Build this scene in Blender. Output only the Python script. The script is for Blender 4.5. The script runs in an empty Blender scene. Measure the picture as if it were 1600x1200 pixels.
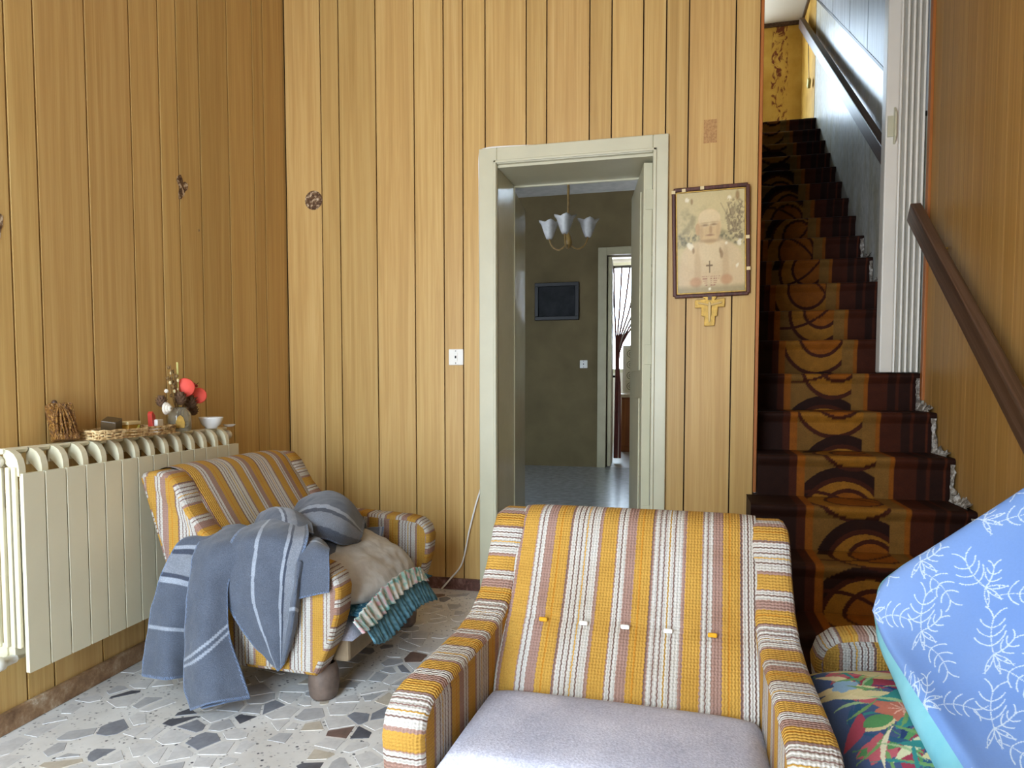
import bpy, bmesh, math, random
import numpy as np
from mathutils import Vector, Matrix
random.seed(7); RNG = np.random.RandomState(11)
S = bpy.context.scene
COL = S.collection
PI = math.pi

# ------------------------------------------------------------------ camera
F, YAW, PITCH, PPX, PPY, CAMH = 1109.0, 14.0, 3.0, 800.0, 660.0, 1.0
cam = bpy.data.cameras.new('camera'); camo = bpy.data.objects.new('camera', cam); COL.objects.link(camo)
cam.sensor_fit = 'HORIZONTAL'; cam.sensor_width = 36.0; cam.lens = 36.0 * F / 1600.0
cam.shift_x = 0.0; cam.shift_y = (PPY - 600.0) / 1600.0
cam.clip_start = 0.02; cam.clip_end = 100
camo.location = (0, 0, CAMH)
camo.rotation_euler = (math.radians(90 - PITCH), 0, math.radians(YAW))
S.camera = camo
_a, _p = math.radians(YAW), math.radians(PITCH)
FW = np.array([-math.sin(_a) * math.cos(_p), math.cos(_a) * math.cos(_p), -math.sin(_p)])
RT = np.array([math.cos(_a), math.sin(_a), 0.0]); UP = np.cross(RT, FW); CC = np.array([0, 0, CAMH])
def ray(x, y): return FW + RT * (x - PPX) / F + UP * (PPY - y) / F
def on(x, y, axis, val):
    d = ray(x, y); return CC + d * ((val - CC[axis]) / d[axis])
def at(x, y, dep):                                    # pixel + distance along the view axis
    return CC + ray(x, y) * dep

# ------------------------------------------------------------------ world, exposure
w = bpy.data.worlds.new('world'); S.world = w; w.use_nodes = True
wn = w.node_tree.nodes; wl = w.node_tree.links
bg = wn['Background']
tc = wn.new('ShaderNodeTexCoord'); sx = wn.new('ShaderNodeSeparateXYZ'); cr = wn.new('ShaderNodeValToRGB')
wl.new(tc.outputs['Generated'], sx.inputs[0]); wl.new(sx.outputs['Z'], cr.inputs[0])
cr.color_ramp.elements[0].position = 0.0; cr.color_ramp.elements[0].color = (0.60, 0.66, 0.76, 1)
cr.color_ramp.elements[1].position = 0.25; cr.color_ramp.elements[1].color = (0.66, 0.83, 1.0, 1)
wl.new(cr.outputs[0], bg.inputs[0]); bg.inputs[1].default_value = 19.0
def portal(name, loc, rot, sx_, sy_):
    l = bpy.data.lights.new(name, 'AREA'); l.shape = 'RECTANGLE'; l.size = sx_; l.size_y = sy_
    l.cycles.is_portal = True
    o = bpy.data.objects.new(name, l); COL.objects.link(o); o.location = loc; o.rotation_euler = rot
    return o
R90 = PI / 2
portal('street_door_offscreen', (-1.075, -0.84, 1.25), (R90, 0, 0), 1.25, 2.5)          # open street door behind the camera, to its left
portal('kitchen_window_daylight', (-1.0, 11.48, 2.07), (-R90, 0, 0), 1.5, 1.75)            # the bright kitchen window seen through both doorways
portal('landing_window_offscreen', (-0.04, 7.695, 4.04), (-R90, 0, 0), 1.12, 1.08)         # daylight on the upper landing that lights the stairwell wall
vs = S.view_settings
vs.view_transform = 'Standard'; vs.look = 'None'; vs.exposure = 0.15; vs.gamma = 1.0; vs.use_curve_mapping = False
S.display_settings.display_device = 'sRGB'

# ------------------------------------------------------------------ helpers
def lin(c):
    return tuple(((v / 255) / 12.92 if v / 255 <= 0.04045 else ((v / 255 + 0.055) / 1.055) ** 2.4) for v in c)
def hx(r, g, b): return lin((r, g, b)) + (1.0,)

class NT:
    def __init__(s, name):
        s.m = bpy.data.materials.new(name); s.m.use_nodes = True
        s.n = s.m.node_tree.nodes; s.l = s.m.node_tree.links
        s.b = s.n['Principled BSDF']
    def new(s, t, **kw):
        n = s.n.new('ShaderNode' + t)
        for k, v in kw.items():
            if k in n.inputs.keys() if isinstance(k, str) and hasattr(n.inputs, 'keys') else False: n.inputs[k].default_value = v
            else: setattr(n, k, v)
        return n
    def link(s, a, b): s.l.new(a, b)
    def coord(s, kind='Object', scale=(1, 1, 1)):
        t = s.new('TexCoord'); mp = s.new('Mapping'); mp.inputs['Scale'].default_value = scale
        s.link(t.outputs[kind], mp.inputs['Vector']); return mp.outputs[0]
    def noise(s, vec, scale, detail=4, rough=.55, dist=0.0):
        n = s.new('TexNoise'); n.inputs['Scale'].default_value = scale; n.inputs['Detail'].default_value = detail
        n.inputs['Roughness'].default_value = rough; n.inputs['Distortion'].default_value = dist
        s.link(vec, n.inputs['Vector']); return n.outputs['Fac']
    def ramp(s, fac, stops, interp='LINEAR'):
        r = s.new('ValToRGB'); cr = r.color_ramp; cr.interpolation = interp
        while len(cr.elements) > 1: cr.elements.remove(cr.elements[-1])
        cr.elements[0].position = stops[0][0]; cr.elements[0].color = stops[0][1]
        for p, c in stops[1:]:
            e = cr.elements.new(p); e.color = c
        s.link(fac, r.inputs[0]); return r.outputs[0]
    def mix(s, fac, a, b, mode='MIX'):
        m = s.new('Mix'); m.data_type = 'RGBA'; m.blend_type = mode
        for sock, v in ((m.inputs[0], fac), (m.inputs[6], a), (m.inputs[7], b)):
            if hasattr(v, 'links'): s.link(v, sock)
            else: sock.default_value = v
        return m.outputs[2]
    def math(s, op, a, b=None):
        m = s.new('Math'); m.operation = op
        for i, v in enumerate((a, b)):
            if v is None: continue
            if hasattr(v, 'links'): s.link(v, m.inputs[i])
            else: m.inputs[i].default_value = v
        return m.outputs[0]
    def bump(s, h, strength=.3, dist=.005):
        b = s.new('Bump'); b.inputs['Strength'].default_value = strength; b.inputs['Distance'].default_value = dist
        s.link(h, b.inputs['Height']); s.link(b.outputs[0], s.b.inputs['Normal'])
    def color(s, c):
        if hasattr(c, 'links'): s.link(c, s.b.inputs['Base Color'])
        else: s.b.inputs['Base Color'].default_value = c
    def set(s, rough=.6, spec=.4, metal=0.0):
        s.b.inputs['Roughness'].default_value = rough; s.b.inputs['Specular IOR Level'].default_value = spec
        s.b.inputs['Metallic'].default_value = metal; return s.m

def plain(name, c, rough=.6, spec=.4, var=.12, nscale=12, bump=0.0, metal=0.0):
    t = NT(name); v = t.coord('Object')
    n = t.noise(v, nscale, 5)
    lo = tuple(x * (1 - var) for x in c[:3]) + (1,); hi = tuple(min(1, x * (1 + var)) for x in c[:3]) + (1,)
    t.color(t.ramp(n, [(.3, lo), (.7, hi)]))
    if bump: t.bump(t.noise(v, nscale * 4, 4), bump, .003)
    return t.set(rough, spec, metal)

def vcol(name, rough=.8, spec=.2, nscale=300, bump=.25, mottle=.06):
    t = NT(name); a = t.new('VertexColor'); a.layer_name = 'Col'
    v = t.coord('Object'); n = t.noise(v, nscale, 3)
    g = t.ramp(n, [(.3, (1 - mottle,) * 3 + (1,)), (.7, (1, 1, 1, 1))])
    t.color(t.mix(1.0, a.outputs[0], g, 'MULTIPLY'))
    if bump: t.bump(t.noise(v, nscale * 1.3, 2), bump, .002)
    return t.set(rough, spec)

def wood(name, tones, gx=30.0, gz=.7, rough=.42, spec=.35, rnd=.16, axis='Z', bump=.08):
    t = NT(name); oi = t.new('ObjectInfo')
    tcn = t.new('TexCoord'); comb = t.new('CombineXYZ')
    t.link(t.math('MULTIPLY', oi.outputs['Random'], 37.0), comb.inputs[0]); t.link(t.math('MULTIPLY', oi.outputs['Random'], 91.0), comb.inputs[2])
    add = t.new('VectorMath'); add.operation = 'ADD'; t.link(tcn.outputs['Object'], add.inputs[0]); t.link(comb.outputs[0], add.inputs[1])
    mp = t.new('Mapping'); sc = {'Z': (gx, gx, gz), 'Y': (gx, gz, gx), 'X': (gz, gx, gx)}[axis]; mp.inputs['Scale'].default_value = sc
    t.link(add.outputs[0], mp.inputs[0])
    mp2 = t.new('Mapping'); mp2.inputs['Scale'].default_value = tuple(x * 7 if x != gz else gz * 5 for x in sc); t.link(add.outputs[0], mp2.inputs[0])
    n1 = t.noise(mp.outputs[0], 1.0, 5, .55, 1.2); n2 = t.noise(mp2.outputs[0], 1.0, 3, .6)
    f = t.math('ADD', t.math('MULTIPLY', n1, .68), t.math('MULTIPLY', n2, .32))
    c = t.ramp(f, [(.30, tones[0]), (.48, tones[1]), (.56, tones[2]), (.70, tones[3] if len(tones) > 3 else tones[2])])
    # cathedral grain
    v = t.ramp(oi.outputs['Random'], [(0, (1 - rnd, 1 - rnd * 1.1, 1 - rnd * 1.3, 1)), (.5, (1, 1, 1, 1)), (1, (1 - rnd * .5, 1 - rnd * .7, 1 - rnd * .6, 1))])
    t.color(t.mix(1.0, c, v, 'MULTIPLY')); t.bump(f, bump, .002)
    return t.set(rough, spec)

def link(o, parent=None):
    COL.objects.link(o)
    if parent is not None: o.parent = parent
    return o
def tag(o, label=None, cat=None, group=None, kind=None):
    if label: o['label'] = label
    if cat: o['category'] = cat
    if group: o['group'] = group
    if kind: o['kind'] = kind
    return o
def empty(name, loc=(0, 0, 0), rz=0.0, sc=1.0):
    o = bpy.data.objects.new(name, None); o.empty_display_size = .1; COL.objects.link(o)
    o.location = loc; o.rotation_euler = (0, 0, rz); o.scale = (sc,) * 3; return o
def mesh(name, vs_, fs, mat, parent=None, smooth=False, uv=None, cols=None):
    me = bpy.data.meshes.new(name); me.from_pydata([tuple(map(float, v)) for v in vs_], [], [tuple(int(i) for i in f) for f in fs]); 
    if mat is not None:
        for m_ in (mat if isinstance(mat, (list, tuple)) else [mat]): me.materials.append(m_)
    if smooth is True: me.polygons.foreach_set('use_smooth', [True] * len(me.polygons))
    if uv is not None:
        l = me.uv_layers.new(name='UVMap'); l.data.foreach_set('uv', np.asarray(uv, dtype=np.float32).ravel())
    if cols is not None:
        ca = me.color_attributes.new('Col', 'FLOAT_COLOR', 'POINT')
        c = np.ones((len(vs_), 4), dtype=np.float32); c[:, :3] = cols; ca.data.foreach_set('color', c.ravel())
    me.update()
    o = bpy.data.objects.new(name, me); link(o, parent); return o
class MB:
    """collects shapes, builds ONE mesh"""
    def __init__(s): s.v = []; s.f = []; s.sm = []
    def add(s, vs_, fs, smooth=False):
        b = len(s.v); s.v += [tuple(map(float, v)) for v in vs_]; s.f += [tuple(b + i for i in f) for f in fs]; s.sm += [smooth] * len(fs); return s
    def box(s, x0, x1, y0, y1, z0, z1):
        return s.add([(x0, y0, z0), (x1, y0, z0), (x1, y1, z0), (x0, y1, z0), (x0, y0, z1), (x1, y0, z1), (x1, y1, z1), (x0, y1, z1)],
                     [(0, 3, 2, 1), (4, 5, 6, 7), (0, 1, 5, 4), (1, 2, 6, 5), (2, 3, 7, 6), (3, 0, 4, 7)])
    def prism(s, poly, axis, a, b):
        """poly: 2-D outline; axis: extrude axis index"""
        n = len(poly)
        def P(u, v, t):
            return {0: (t, u, v), 1: (u, t, v), 2: (u, v, t)}[axis]
        vs_ = [P(u, v, a) for u, v in poly] + [P(u, v, b) for u, v in poly]
        fs = [tuple(range(n))[::-1], tuple(range(n, 2 * n))] + [(i, (i + 1) % n, n + (i + 1) % n, n + i) for i in range(n)]
        return s.add(vs_, fs)
    def tube(s, pts, r, n=8, cap=True):
        pts = [Vector(p) for p in pts]; m = len(pts)
        rs = r if isinstance(r, (list, tuple)) else [r] * m
        vs_ = []; nrm = None
        for i in range(m):
            t = (pts[min(i + 1, m - 1)] - pts[max(i - 1, 0)]).normalized()
            if nrm is None: nrm = t.orthogonal().normalized()
            else:
                nrm = (nrm - t * nrm.dot(t))
                nrm = nrm.normalized() if nrm.length > 1e-6 else t.orthogonal().normalized()
            bn = t.cross(nrm)
            for k in range(n):
                a = 2 * PI * k / n; vs_.append(tuple(pts[i] + (nrm * math.cos(a) + bn * math.sin(a)) * rs[i]))
        fs = [(i * n + k, i * n + (k + 1) % n, (i + 1) * n + (k + 1) % n, (i + 1) * n + k) for i in range(m - 1) for k in range(n)]
        s.add(vs_, fs, True)
        if cap: s.add([vs_[k] for k in range(n)], [tuple(range(n))[::-1]]); s.add(vs_[-n:], [tuple(range(n))])
        return s
    def lathe(s, prof, c=(0, 0, 0), n=24, axis=2):
        vs_ = []
        for r, h in prof:
            for k in range(n):
                a = 2 * PI * k / n; u, v = r * math.cos(a), r * math.sin(a)
                p = {2: (u, v, h), 1: (u, h, v), 0: (h, u, v)}[axis]
                vs_.append((c[0] + p[0], c[1] + p[1], c[2] + p[2]))
        fs = [(i * n + k, i * n + (k + 1) % n, (i + 1) * n + (k + 1) % n, (i + 1) * n + k) for i in range(len(prof) - 1) for k in range(n)]
        s.add(vs_, fs, True); return s
    def ball(s, c, r, n=12, m=8, sc=(1, 1, 1)):
        vs_ = []
        for i in range(m + 1):
            p = PI * i / m
            for k in range(n):
                a = 2 * PI * k / n
                vs_.append((c[0] + r * sc[0] * math.sin(p) * math.cos(a), c[1] + r * sc[1] * math.sin(p) * math.sin(a), c[2] + r * sc[2] * math.cos(p)))
        fs = [(i * n + k, (i + 1) * n + k, (i + 1) * n + (k + 1) % n, i * n + (k + 1) % n) for i in range(m) for k in range(n)]
        return s.add(vs_, fs, True)
    def build(s, name, mat, parent=None, bevel=0.0, seg=2, **kw):
        o = mesh(name, s.v, s.f, mat, parent)
        o.data.polygons.foreach_set('use_smooth', s.sm)
        if bevel:
            b = o.modifiers.new('bevel', 'BEVEL'); b.width = bevel; b.segments = seg; b.limit_method = 'ANGLE'; b.angle_limit = math.radians(40)
        return o
def struct(o): o['kind'] = 'structure'; return o
def catmull(P, n):
    """resample control points (m,k) to n"""
    P = np.asarray(P, float); m = len(P)
    if m < 3: 
        t = np.linspace(0, 1, n)[:, None]; return P[0] * (1 - t) + P[-1] * t
    Q = np.vstack([2 * P[0] - P[1], P, 2 * P[-1] - P[-2]]); out = []
    for t in np.linspace(0, m - 1 - 1e-9, n):
        i = int(t); f = t - i; a, b, c, d = Q[i:i + 4]
        out.append(.5 * (2 * b + (c - a) * f + (2 * a - 5 * b + 4 * c - d) * f * f + (3 * b - a - 3 * c + d) * f ** 3))
    return np.array(out)
def smooth_grid(rows, nu, nv):
    R = [catmull(r, nu) for r in rows]; R = np.array(R)
    return np.stack([catmull(R[:, j], nv) for j in range(nu)], axis=1)      # (nv, nu, 3)
def grid_faces(nv, nu, base=0):
    return [(base + i * nu + j, base + i * nu + j + 1, base + (i + 1) * nu + j + 1, base + (i + 1) * nu + j) for i in range(nv - 1) for j in range(nu - 1)]
def fbm(x, y, seed=0, octv=4):
    """cheap value noise in numpy"""
    r = np.random.RandomState(seed); tot = np.zeros_like(x, dtype=float); amp = 1.0; s_ = 0.0
    for o in range(octv):
        T = r.rand(64, 64); xx = x * 2 ** o; yy = y * 2 ** o
        xi = np.floor(xx).astype(int); yi = np.floor(yy).astype(int); fx = xx - xi; fy = yy - yi
        fx = fx * fx * (3 - 2 * fx); fy = fy * fy * (3 - 2 * fy)
        g = lambda a, b: T[a % 64, b % 64]
        tot += amp * ((g(xi, yi) * (1 - fx) + g(xi + 1, yi) * fx) * (1 - fy) + (g(xi, yi + 1) * (1 - fx) + g(xi + 1, yi + 1) * fx) * fy)
        s_ += amp; amp *= .5
    return tot / s_

# ------------------------------------------------------------------ materials
M = {}
M['plank'] = wood('plank_wood', [hx(180, 143, 82), hx(195, 158, 95), hx(202, 167, 103), hx(211, 178, 116)])
M['plank_right'] = wood('plank_right_wood', [hx(150, 110, 52), hx(172, 130, 68), hx(182, 140, 78), hx(190, 150, 88)], gx=60, gz=.25, rnd=.10)
M['plank_grey'] = wood('plank_grey_wood', [hx(150, 155, 160), hx(175, 180, 186), hx(190, 195, 200), hx(200, 205, 210)], gx=20, rnd=.1)
M['backing'] = plain('dark_backing', hx(58, 38, 22), .8)
M['cream'] = plain('cream_paint', hx(196, 192, 164), .32, .5, .05, 6, .06)
M['reveal'] = plain('cream_gloss_paint', hx(196, 192, 164), .18, .6, .05, 5, .2)
M['white_pvc'] = plain('white_pvc', hx(222, 218, 206), .38, .4, .03, 5)
M['ceiling'] = plain('ceiling_plaster', hx(214, 208, 196), .9, .1, .04, 3)
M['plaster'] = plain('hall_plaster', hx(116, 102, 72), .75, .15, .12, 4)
M['trim'] = wood('trim_wood', [hx(130, 72, 28), hx(158, 92, 40), hx(168, 102, 48), hx(180, 118, 60)], gx=60, rnd=.05)
M['dark_wood'] = wood('dark_wood', [hx(58, 40, 28), hx(80, 58, 42), hx(94, 70, 54), hx(104, 82, 66)], gx=40, axis='Y', rnd=.05, rough=.4)
M['rad'] = plain('radiator_enamel', hx(214, 206, 176), .35, .45, .03, 4)
M['chrome'] = plain('chrome', hx(190, 190, 190), .25, .5, .05, metal=.9)
M['white_plastic'] = plain('white_plastic', hx(232, 230, 222), .35, .5, .03)
M['black'] = plain('black_paint', hx(20, 18, 16), .45)
M['gold'] = plain('old_gold', hx(176, 140, 60), .4, .5, .25, 60, .3, metal=.4)
M['cement'] = None

# ------------------------------------------------------------------ room shell
LX0, LSL = -1.905 + .059 * 1.65, -.059                 # left wall line: X = LX0 + LSL*Y
LANG = math.atan(.059)
def lx(Y): return LX0 + LSL * Y
YB, YB2, YF = 3.271, 3.59, -0.85                         # back wall faces, front wall
XR = 1.05; ZC = 3.2
HZ = 0.12                                             # hall floor height

# floor: cement bed plus stone chips
t = NT('terrazzo_cement'); v = t.coord('Object')
vo = t.new('TexVoronoi'); vo.inputs['Scale'].default_value = 70; t.link(v, vo.inputs['Vector'])
spk = t.ramp(vo.outputs['Distance'], [(.0, (1, 1, 1, 1)), (.28, (1, 1, 1, 1)), (.36, (0, 0, 0, 1))])
spc = t.mix(1.0, vo.outputs['Color'], (1, 1, 1, 1), 'MULTIPLY')
g = t.ramp(t.noise(v, 55, 3), [(.46, (0, 0, 0, 1)), (.56, (1, 1, 1, 1))])
bw = t.new('RGBToBW'); t.link(spc, bw.inputs[0])
spcol = t.ramp(bw.outputs[0], [(.2, hx(60, 60, 66)), (.4, hx(120, 116, 114)), (.7, hx(196, 194, 190))])
base = t.ramp(t.noise(v, 5, 4), [(.35, hx(205, 200, 193)), (.65, hx(226, 223, 218))])
msk = t.mix(1.0, spk, g, 'MULTIPLY')
t.color(t.mix(msk, base, spcol)); M['cement'] = t.set(.42, .45)
def stone(name, lo, hi):
    t = NT(name); v = t.coord('Object'); n = t.noise(v, 26, 6, .65, .6)
    oi = t.new('ObjectInfo')
    t.color(t.ramp(n, [(.3, lo), (.7, hi)])); return t.set(.34, .5)
CH = [stone('stone_pale', hx(190, 187, 184), hx(216, 213, 210)), stone('stone_grey', hx(162, 161, 162), hx(188, 187, 187)),
      stone('stone_slate', hx(112, 114, 122), hx(142, 144, 150)), stone('stone_brown', hx(96, 76, 68), hx(132, 108, 98)),
      stone('stone_dark', hx(66, 67, 74), hx(98, 99, 106)), stone('stone_beige', hx(176, 164, 146), hx(200, 190, 174))]

fl = MB(); 
fl.add([(-2.1, YF, -.1), (1.1, YF, -.1), (1.1, YB + .05, -.1), (-2.1, YB + .05, -.1), (-2.1, YF, 0), (1.1, YF, 0), (1.1, YB + .05, 0), (-2.1, YB + .05, 0)],
       [(0, 3, 2, 1), (4, 5, 6, 7), (0, 1, 5, 4), (1, 2, 6, 5), (2, 3, 7, 6), (3, 0, 4, 7)])
floor = struct(fl.build('floor', M['cement']))

def voronoi_chips():
    x0, x1, y0, y1, cell = -2.0, 1.05, .35, 3.27, .072
    pts = []
    nx, ny = int((x1 - x0) / cell), int((y1 - y0) / cell)
    for i in range(nx):
        for j in range(ny):
            pts.append((x0 + (i + .5 + RNG.uniform(-.48, .48)) * cell, y0 + (j + .5 + RNG.uniform(-.48, .48)) * cell))
    pts = np.array(pts); out = []
    for i, p in enumerate(pts):
        if RNG.rand() < .24: continue
        d = pts - p; dd = np.hypot(d[:, 0], d[:, 1]); idx = np.argsort(dd)[1:16]
        poly = [(p[0] - .12, p[1] - .12), (p[0] + .12, p[1] - .12), (p[0] + .12, p[1] + .12), (p[0] - .12, p[1] + .12)]
        gap = RNG.uniform(.002, .014)
        for k in idx:
            n = d[k] / dd[k]; lim = dd[k] / 2 - gap
            new = []
            for a in range(len(poly)):
                A, B = poly[a], poly[(a + 1) % len(poly)]
                da = (A[0] - p[0]) * n[0] + (A[1] - p[1]) * n[1] - lim; db = (B[0] - p[0]) * n[0] + (B[1] - p[1]) * n[1] - lim
                if da <= 0: new.append(A)
                if da * db < 0:
                    tt = da / (da - db); new.append((A[0] + (B[0] - A[0]) * tt, A[1] + (B[1] - A[1]) * tt))
            poly = new
            if len(poly) < 3: break
        # merge near-coincident corners
        q = []
        for a in poly:
            if not q or math.hypot(a[0] - q[-1][0], a[1] - q[-1][1]) > .006: q.append(a)
        if len(q) < 3: continue
        cx = sum(a[0] for a in q) / len(q); cy = sum(a[1] for a in q) / len(q)
        if cx < lx(cy) + .05 or cx > XR - .05 or cy > YB - .05: continue
        if cx > .25 and cy > 2.45: continue
        area = abs(sum(q[a][0] * q[(a + 1) % len(q)][1] - q[(a + 1) % len(q)][0] * q[a][1] for a in range(len(q)))) / 2
        out.append((cx, cy, q, area))
    return out
chips = voronoi_chips()
def chip_score(c):
    v = np.array([c[0], c[1], 0.0]) - CC; z = v @ FW
    if z < .3: return 0
    px, py = PPX + F * (v @ RT) / z, PPY - F * (v @ UP) / z
    if not (-10 < px < 1330 and py < 1215): return 0
    if c[0] > -.52 and c[1] < 1.85: return 0                          # under the front armchair
    if c[0] > .0: return 0
    return c[3] * 1.0 / z ** 3
order = sorted(chips, key=chip_score, reverse=True)
rest = MB(); restm = []
WTS = [.56, .19, .09, .03, .035, .095]
for i, c in enumerate(order):
    k = int(RNG.choice(6, p=WTS)); cx, cy, q, ar = c; h = .0012; n = len(q)
    # CCW check
    sgn = sum(q[a][0] * q[(a + 1) % n][1] - q[(a + 1) % n][0] * q[a][1] for a in range(n))
    if sgn < 0: q = q[::-1]
    loc = [(a[0] - cx, a[1] - cy) for a in q]
    if i < 300 and chip_score(c) > 0:
        vs_ = [(a, b, 0) for a, b in loc] + [(a * .97, b * .97, h) for a, b in loc]
        fs = [tuple(range(n, 2 * n))] + [(a, (a + 1) % n, n + (a + 1) % n, n + a) for a in range(n)]
        o = mesh('stone_chip', vs_, fs, CH[k], floor); o.location = (cx, cy, 0)
    else:
        b = len(rest.v); rest.v += [(a + cx, d + cy, 0) for a, d in loc] + [(a * .97 + cx, d * .97 + cy, h) for a, d in loc]
        nf = [tuple(range(b + n, b + 2 * n))] + [(b + a, b + (a + 1) % n, b + n + (a + 1) % n, b + n + a) for a in range(n)]
        rest.f += nf; restm += [k] * len(nf)
ro = mesh('stone_chips_far', rest.v, rest.f, CH, floor); ro.data.polygons.foreach_set('material_index', restm); ro['kind'] = 'stuff'

# ceilings
struct(MB().box(-2.15, XR + .1, YF, YB + .02, ZC, ZC + .1).build('ceiling', M['ceiling']))

# left wall (runs slightly out of square)
wl_ = struct(empty('wall_left', (LX0, 0, 0), LANG))
MB().box(-.2, -.018, YF - .05, YB + .06, 0, ZC).build('backing', M['backing'], wl_)
lseam = [1.445, 1.56, 1.667, 1.767, 1.968, 2.174, 2.328, 2.434, 2.575, 2.780, 2.984, 3.078, 3.288]
y_ = 1.445
while y_ > YF: 
    y_ -= random.choice([.1, .15, .2]); lseam.insert(0, max(y_, YF))
for a, b in zip(lseam[:-1], lseam[1:]):
    if b - a > .02: MB().box(-.018, 0, a + .004, b - .004, .05, ZC).build('plank', M['plank'], wl_)
# baseboard left
t = NT('worn_brown_skirting'); v = t.coord('Object'); n = t.noise(v, 14, 7, .7)
t.color(t.ramp(n, [(.3, hx(104, 76, 52)), (.5, hx(146, 114, 82)), (.6, hx(170, 144, 114)), (.68, hx(208, 194, 172))])); t.bump(t.noise(v, 19, 6, .7), .4, .006); M['skirt'] = t.set(.6)
bb = MB().box(0, .016, YF, YB, 0, .062).build('baseboard_left', M['skirt'], None, .004); bb.location = (LX0, 0, 0); bb.rotation_euler = (0, 0, LANG); struct(bb)
t = NT('red_marble'); v = t.coord('Object'); n = t.noise(v, 22, 7, .7, 1.0)
t.color(t.ramp(n, [(.3, hx(66, 40, 34)), (.5, hx(104, 70, 60)), (.62, hx(140, 108, 98)), (.72, hx(176, 150, 140))])); M['marble'] = t.set(.35)
bb = MB().box(-1.995, -.972, YB - .014, YB + .005, 0, .056).box(-.1, .27, YB - .014, YB + .005, 0, .056).build('baseboard_back', M['marble'], None, .003); struct(bb)

# back wall
wb = struct(empty('wall_back', (0, YB, 0)))
DX0, DX1, DZ = -.884, -.165, 2.02
SX0 = .285
MB().box(-2.15, DX0 - .015, .018, .319, 0, ZC).box(DX1 + .014, SX0, .018, .319, 0, ZC).box(DX0 - .015, DX1 + .014, .018, .319, DZ + .013, ZC).box(SX0, XR, .018, .319, 2.98, ZC).build('backing', M['backing'], wb)
bs = [-1.995, -1.796, -1.697, -1.500, -1.3013, -1.152, -1.0557, -.9455, -.748, -.6515, -.4545, -.355, -.2155, -.116, -.0187, .1765, .277]
for a, b in zip(bs[:-1], bs[1:]):
    z0 = 2.06 if (a > -.96 and b < -.1) else .05
    MB().box(a + .003, b - .003, 0, .018, z0, ZC).build('plank', M['plank'], wb)
for a in (.285, .48, .68, .88): MB().box(a, min(a + .198, XR), 0, .012, 2.98, ZC).build('plank', M['plank'], wb)
# stains and marks on the boards
t = NT('soot_mark'); v = t.coord('Object'); n = t.noise(v, 60, 6, .7)
t.color(t.ramp(n, [(.38, hx(58, 36, 22)), (.52, hx(110, 80, 50)), (.6, hx(200, 180, 150))])); M['mark'] = t.set(.8)
pc = MB().lathe([(.0001, -.004), (.040, -.004), (.046, -.002), (.048, .0)], axis=1, n=32).build('pipe_plug', M['mark'], wb)
q = on(490, 313, 1, YB); pc.location = (q[0], 0, q[2])
t = NT('faint_stain'); v = t.coord('Object'); n = t.noise(v, 90, 4, .7)
t.color(t.ramp(n, [(.4, hx(160, 118, 70)), (.6, hx(184, 142, 88))])); M['stain'] = t.set(.6)
st = MB().box(-.028, .028, -.0006, 0, -.05, .05).build('stain', M['stain'], wb); q = on(1110, 205, 1, YB); st.location = (q[0], 0, q[2])
st2 = []
for k in range(18):
    a = 2 * PI * k / 18; r = .028 * (1 + .35 * math.sin(3 * a + 1) + .2 * math.sin(5 * a)); st2.append((r * .8 * math.cos(a), r * 1.2 * math.sin(a)))
sm = MB(); sm.prism(st2, 0, 0, .0012); so = sm.build('scorch_mark', M['mark'], wl_); so.scale = (1, 1.25, 1.25)
def lwall(px, py):
    d = ray(px, py); nrm = np.array([math.cos(LANG), math.sin(LANG), 0.0]); p0 = np.array([LX0, 0, 0]); q_ = CC + d * (((p0 - CC) @ nrm) / (d @ nrm)); return Matrix.Rotation(-LANG, 3, 'Z') @ Vector(q_ - p0)
so.location = lwall(284, 292); so.location.x = 0
s2 = bpy.data.objects.new('scorch_mark', so.data); link(s2, wl_); s2.location = lwall(-3, 350); s2.location.x = 0; s2.scale = (1, .5, 1.5)
s3 = bpy.data.objects.new('scorch_mark', so.data); link(s3, wl_); s3.location = lwall(311, 360); s3.location.x = 0; s3.scale = (1, .14, .14)
# trim at the stair opening
tr = struct(MB().box(.277, .290, YB - .012, YB + .03, .53, ZC).build('trim_1', M['trim'], None, .002))
tr = struct(MB().box(1.038, 1.052, 3.625, 3.66, .93, 3.4).build('trim_2', M['trim'], None, .002))

# right wall: thin panel boards in the room, then plaster in the stairwell
wr = struct(empty('wall_right', (XR, 0, 0)))
MB().box(.008, .2, YF - .05, 8.2, 0, 5.2).build('backing', M['backing'], wr)
ys = list(np.arange(3.63, YF, -.1)); 
for k, (b, a) in enumerate(zip(ys[:-1], ys[1:])):
    MB().box(0, .008, a + .0006, b - .0006, .0, ZC).build('panel_board', M['plank_right'], wr)
t = NT('stair_plaster'); v = t.coord('Object', (1, 1.5, .6)); n = t.noise(v, 5, 7, .62); n2 = t.noise(v, 26, 5, .7)
c1 = t.ramp(n, [(.3, hx(198, 190, 156)), (.5, hx(220, 218, 204)), (.7, hx(232, 232, 226))]); c2 = t.ramp(n2, [(.36, (.70, .70, .68, 1)), (.6, (1, 1, 1, 1))])
t.color(t.mix(1.0, c1, c2, 'MULTIPLY')); t.bump(n2, .15, .01); M['stairwall'] = t.set(.32, .55)
pl = MB(); pl.box(-.002, .01, 3.66, 7.75, .9, 5.2); pl.build('plaster', M['stairwall'], wr)
zl = lambda y: 2.873 + (y - 4.64) * .675
tl = MB(); tl.prism([(3.7, zl(3.7)), (7.0, zl(7.0)), (7.0, zl(7.0) + .022), (3.7, zl(3.7) + .022)], 0, -.012, 0); tl.build('sloping_joint', M['black'], wr)
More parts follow.
